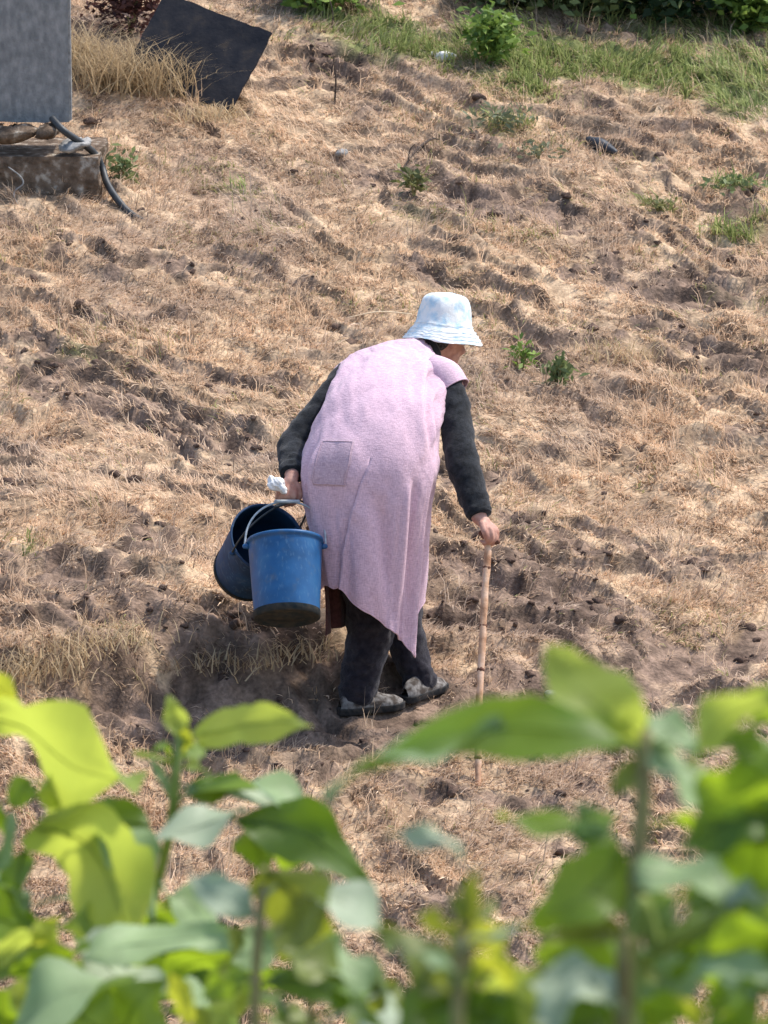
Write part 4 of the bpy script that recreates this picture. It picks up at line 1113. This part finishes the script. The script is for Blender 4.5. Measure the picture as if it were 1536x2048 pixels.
def fplant(label, d0, stems, leaves, seed, fill=(0, 1, 2000, 0), fill_c=('green', 'pale', 'dark', 'bright', 'green', 'bright')):
    """stems: pixel polylines (with depth) going down to the ground; leaves: base, tip, width in pixels, colour, facing, arch, fold, depth shift"""
    first = stems[0][0][-1]; b = dpt(first[0], first[1], d0)
    gz0 = float(base_h(np.array([b[0]]), np.array([b[1]]))[0])
    t = empty('broadleaf_plant', (b[0], b[1], gz0)); tag(t, label, 'plant', LN)
    lines = []
    for poly, rad, m in stems:
        p = [dpt(px, py, d0 + dd) for px, py, dd in poly]
        e = p[-1].copy(); e[2] = float(base_h(np.array([e[0]]), np.array([e[1]]))[0]) - .03
        if e[2] < p[-1][2]: p.append(e)
        rr = [rad * .6] + [rad * .8] * (len(p) - 1)
        MB().tube(p, rr, 10, 40, wob=.08, seed=seed).build('stem', m, t)
        lines.append(catmull(p, 60))
    LP = np.vstack(lines)
    rr_ = random.Random(900 + seed); leaves = list(leaves); x0_, x1_, y0_, n_ = fill
    for k in range(n_):
        bx = rr_.uniform(x0_, x1_); by = rr_.uniform(y0_, 2090); an = rr_.uniform(-2.9, .6) if k % 3 else rr_.uniform(-3.1, 0); ln = rr_.uniform(110, 210)
        leaves.append((bx, by, bx + ln * math.cos(an), by + ln * math.sin(an) * .7, ln * rr_.uniform(.5, .75), rr_.choice(fill_c), rr_.choice(['up', 'face', 'back', 'edge', 'side', 'left']), rr_.uniform(.06, .22), rr_.uniform(.1, .3), rr_.uniform(.0, .35)))
    for i, lf in enumerate(leaves):
        bx, by, tx_, ty, wd, col, fac, arch, fold, dd = lf
        d = d0 + dd
        base = dpt(bx, by, d); tip = dpt(tx_, ty, d + .012 * ((i * 7) % 5 - 2)); W = wd * d / FPX
        V = leaf_geo(base, tip, W, NRM[fac], arch, fold, .16, .6 * math.sin(i * 2.1), seed * 50 + i)
        mb = MB().grid(V)
        # petiole back to the nearest point of the stem below the leaf
        dist = np.linalg.norm(LP - (base - np.array([0, 0, .02])), axis=1); q = LP[int(np.argmin(dist))]
        if dist.min() < .09:
            mb.tube([q, lerp(q, base, .5) + np.array([0, 0, .006]), base + (tip - base) * .06], [.0024, .0019, .0013], 6, 6, cap=False)
        # raised midrib
        mid = V[:, 3, :]; mb.tube(list(mid[::3]), [.0014, .0011, .0007, .0004], 5, 10, cap=False)
        mb.build('leaf', LM[col], t)
    return t
G, BR = M['stem_green'], M['stem_brown']
fplant('bright green plant with an upright tip and one long wavy leaf, left of centre', 5.9,
    [([(358, 1475, 0), (350, 1560, 0), (340, 1660, .04), (300, 1850, .22), (290, 2060, .3)], .0068, G)],
    [(388, 1472, 622, 1452, 92, 'bright', 'face', .05, .15, 0), (361, 1475, 338, 1390, 48, 'bright', 'face', .1, .3, 0), (360, 1520, 415, 1490, 62, 'green', 'face', .1, .2, .02),
     (350, 1512, 308, 1496, 46, 'green', 'up', .1, .3, -.01), (345, 1530, 262, 1498, 24, 'bright', 'up', .1, .3, 0), (360, 1500, 372, 1450, 34, 'yellow', 'face', .1, .3, .01), (365, 1535, 420, 1540, 34, 'bright', 'up', .1, .3, 0),
     (350, 1610, 290, 1500, 20, 'pale', 'face', .1, .2, .02), (378, 1572, 655, 1650, 120, 'pale', 'edge', .22, .3, .0), (372, 1590, 480, 1545, 60, 'dark', 'face', .2, .2, .01),
     (495, 1630, 285, 1690, 105, 'grey', 'up', .15, .1, -.05), (300, 1650, 130, 1640, 95, 'dark', 'face', .22, .1, .1), (470, 1640, 755, 1770, 125, 'dark', 'face', .22, .2, -.02), (500, 1640, 535, 1750, 85, 'green', 'back', .1, .1, .0),
     (430, 1560, 655, 1690, 90, 'grey', 'up', .2, .2, .03), (520, 1680, 640, 1740, 90, 'green', 'back', .2, .2, .03), (330, 1800, 480, 1890, 135, 'pale', 'up', .12, .2, .1), (250, 1880, 420, 1850, 120, 'green', 'back', .12, .2, .14), (300, 1830, 430, 1990, 90, 'green', 'face', .1, .2, .12)], 1, (200, 480, 1890, 16))
fplant('pale and yellow-green plant with large drooping leaves at the left edge', 5.7,
    [([(95, 1570, .08), (140, 1700, .08), (190, 1860, .1), (200, 2060, .12)], .0065, G)],
    [(-40, 1450, 285, 1565, 260, 'bright', 'back', .10, .12, 0), (105, 1545, 146, 1672, 84, 'bright', 'back', .05, .35, .02), (-50, 1345, 42, 1408, 60, 'yellow', 'back', .1, .2, .05), (60, 1560, 20, 1615, 60, 'green', 'face', .1, .3, .05),
     (70, 1650, 290, 1880, 270, 'bright', 'back', .12, .10, .0), (180, 1650, 320, 1830, 110, 'pale', 'up', .25, .2, .03), (40, 1700, 62, 1860, 90, 'dark', 'left', .05, .2, .06), (150, 1900, 330, 1985, 150, 'grey', 'up', .1, .2, -.05), (120, 2000, 260, 2070, 150, 'green', 'face', .1, .2, .1), (60, 1900, 130, 1830, 70, 'yellow', 'back', .1, .2, -.1), (330, 1960, 470, 1900, 100, 'green', 'back', .1, .2, .05), (-10, 1745, 34, 1625, 46, 'pale', 'side', .1, .3, .0),  # the narrow pale leaf paints the sheen on the large bright one
     (0, 1600, 25, 1700, 40, 'dark', 'left', .1, .3, .05), (180, 1850, 300, 1940, 100, 'green', 'back', .15, .2, .05), (20, 1960, 180, 1890, 110, 'green', 'back', .1, .2, -.1), (-10, 1930, 60, 1850, 60, 'bright', 'back', .1, .2, -.15),
     (10, 2070, 270, 1930, 165, 'pale', 'up', .08, .18, -.2), (170, 1935, 490, 1870, 130, 'pale', 'up', .16, .1, -.1), (240, 2070, 330, 1960, 110, 'green', 'face', .1, .2, -.1), (300, 2000, 500, 2050, 110, 'pale', 'edge', .15, .2, -.05), (-30, 2010, 60, 2060, 130, 'green', 'back', .1, .2, -.1)], 2, (-20, 230, 1800, 18))
fplant('red-stemmed plant with olive and silvery leaves, below the person', 4.6,
    [([(528, 1740, 0), (520, 1830, 0), (512, 1950, 0), (510, 2060, .0)], .0056, BR), ([(640, 1960, .1), (620, 2060, .1)], .004, BR)],
    [(545, 1740, 600, 1915, 185, 'olive', 'back', .08, .1, 0), (600, 1760, 800, 1880, 125, 'grey', 'up', .14, .2, .0), (510, 1830, 375, 1745, 85, 'grey', 'face', .15, .2, .0), (525, 1960, 770, 2055, 75, 'dark', 'face', .2, .2, .05),
     (505, 1955, 400, 1995, 75, 'green', 'face', .2, .2, .05), (382, 2050, 343, 1942, 50, 'yellow', 'back', .1, .2, .1), (540, 1850, 690, 1930, 150, 'olive', 'back', .1, .2, .05), (590, 1930, 720, 2010, 120, 'grey', 'up', .1, .2, .1), (560, 1890, 700, 1960, 110, 'olive', 'up', .1, .2, -.1), (640, 1880, 740, 1990, 120, 'pale', 'up', .1, .2, -.1), (500, 1860, 440, 1950, 60, 'olive', 'back', .1, .3, 0), (430, 2060, 480, 2010, 70, 'bright', 'back', .1, .3, 0)], 3, (560, 800, 1960, 7), ('olive', 'green', 'grey', 'dark', 'olive'))
fplant('blurred small plant with budding tip and yellow lower leaves, low centre', 3.6,
    [([(950, 1745, 0), (940, 1830, 0), (930, 1930, 0), (915, 2060, 0)], .0056, BR)],
    [(945, 1850, 955, 1735, 42, 'olive', 'face', .1, .4, 0), (930, 1850, 905, 1780, 32, 'olive', 'face', .1, .4, 0), (955, 1840, 990, 1790, 32, 'olive', 'side', .1, .4, 0), (925, 1720, 780, 1660, 75, 'grey', 'up', .15, .2, .1),
     (935, 1900, 830, 1835, 90, 'olive', 'back', .1, .2, 0), (940, 1900, 1050, 1850, 80, 'yellow', 'back', .1, .2, .0), (950, 1950, 1040, 1930, 110, 'yellow', 'back', .1, .2, .02), (900, 1940, 830, 1905, 40, 'pale', 'up', .1, .2, -.05), (985, 1880, 1040, 1850, 40, 'grey', 'up', .1, .2, -.05),
     (930, 1980, 760, 1850, 130, 'olive', 'up', .12, .2, .1), (930, 2000, 790, 2060, 150, 'dark', 'face', .1, .2, .1), (940, 2010, 1040, 2060, 130, 'dark', 'face', .1, .2, .1), (930, 1990, 860, 1960, 70, 'olive', 'back', .1, .2, 0)], 4, (780, 1080, 1960, 8), ('olive', 'green', 'olive', 'dark', 'bright'))
fplant('blurred plant with one long arching leaf and a forked top, right of the stick', 3.7,
    [([(1292, 1470, 0), (1285, 1600, 0), (1275, 1750, 0), (1262, 1900, 0), (1245, 2060, 0)], .0075, BR), ([(1470, 1815, -.05), (1400, 1850, -.03), (1320, 1900, 0), (1262, 1960, 0)], .0075, G)],
    [(1250, 1490, 720, 1540, 125, 'green', 'face', .14, .15, 0), (1010, 1455, 640, 1580, 150, 'pale', 'edge', .16, .1, -.01), (1295, 1480, 1095, 1280, 165, 'bright', 'face', .12, .2, .02), (1250, 1480, 1130, 1430, 90, 'pale', 'up', .1, .2, .03), (1295, 1490, 1420, 1610, 120, 'pale', 'up', .12, .2, .0), (1300, 1440, 1400, 1500, 90, 'pale', 'up', .1, .2, .02),
     (1290, 1520, 1220, 1590, 60, 'olive', 'face', .1, .2, 0), (1300, 1500, 1250, 1440, 60, 'bright', 'back', .1, .2, 0), (1250, 1700, 1060, 1850, 150, 'green', 'face', .05, .2, 0), (1240, 1710, 1000, 1620, 80, 'green', 'up', .1, .2, .03), (1200, 1700, 1150, 1610, 90, 'pale', 'face', .1, .2, .04),
     (1270, 1750, 1520, 1770, 150, 'pale', 'up', .30, .2, -.03), (1290, 1760, 1310, 1880, 120, 'pale', 'face', .1, .2, 0), (1380, 1790, 1480, 1850, 100, 'dark', 'face', .2, .2, .03), (1450, 1800, 1530, 1790, 70, 'grey', 'up', .1, .2, -.1),  # the small grey leaf stands in for a white gloss highlight
     (1250, 1860, 1100, 1870, 60, 'olive', 'face', .1, .2, .02), (1200, 1980, 1060, 2040, 140, 'grey', 'up', .1, .2, -.1), (1300, 1980, 1240, 2070, 130, 'dark', 'face', .1, .2, .1), (1240, 1950, 1070, 1900, 100, 'green', 'face', .1, .2, .05), (1230, 2000, 1050, 1960, 150, 'grey', 'up', .1, .2, -.05), (1230, 2040, 1100, 2060, 120, 'dark', 'face', .1, .2, .05), (1270, 2010, 1400, 2050, 110, 'green', 'back', .1, .2, .05), (1260, 1930, 1330, 1960, 60, 'olive', 'face', .1, .2, 0)], 5, (1080, 1420, 1880, 16))
fplant('dense dark plant crowding the right edge of the view', 3.5,
    [([(1600, 1400, 0), (1600, 1600, 0), (1595, 1800, 0), (1590, 2060, 0)], .008, G)],
    [(1570, 1375, 1370, 1530, 130, 'bright', 'back', .1, .2, .02), (1560, 1500, 1400, 1640, 190, 'green', 'back', .1, .2, .05), (1570, 1560, 1490, 1810, 210, 'dark', 'face', .1, .2, .1), (1540, 1640, 1360, 1700, 120, 'dark', 'face', .1, .2, .1), (1560, 1380, 1500, 1450, 90, 'green', 'face', .1, .2, .1),
     (1560, 1880, 1340, 1950, 110, 'dark', 'edge', .1, .2, .1), (1560, 1820, 1440, 1960, 150, 'dark', 'face', .1, .2, .15), (1550, 1960, 1380, 1940, 130, 'pale', 'up', .1, .2, 0), (1540, 1990, 1420, 2070, 140, 'green', 'back', .1, .2, .0), (1400, 2060, 1355, 1990, 50, 'yellow', 'back', .1, .2, .05), (1560, 1700, 1480, 1900, 140, 'dark', 'face', .1, .2, .2)], 6, (1400, 1570, 1520, 24), ('green', 'dark', 'green', 'pale', 'bright'))
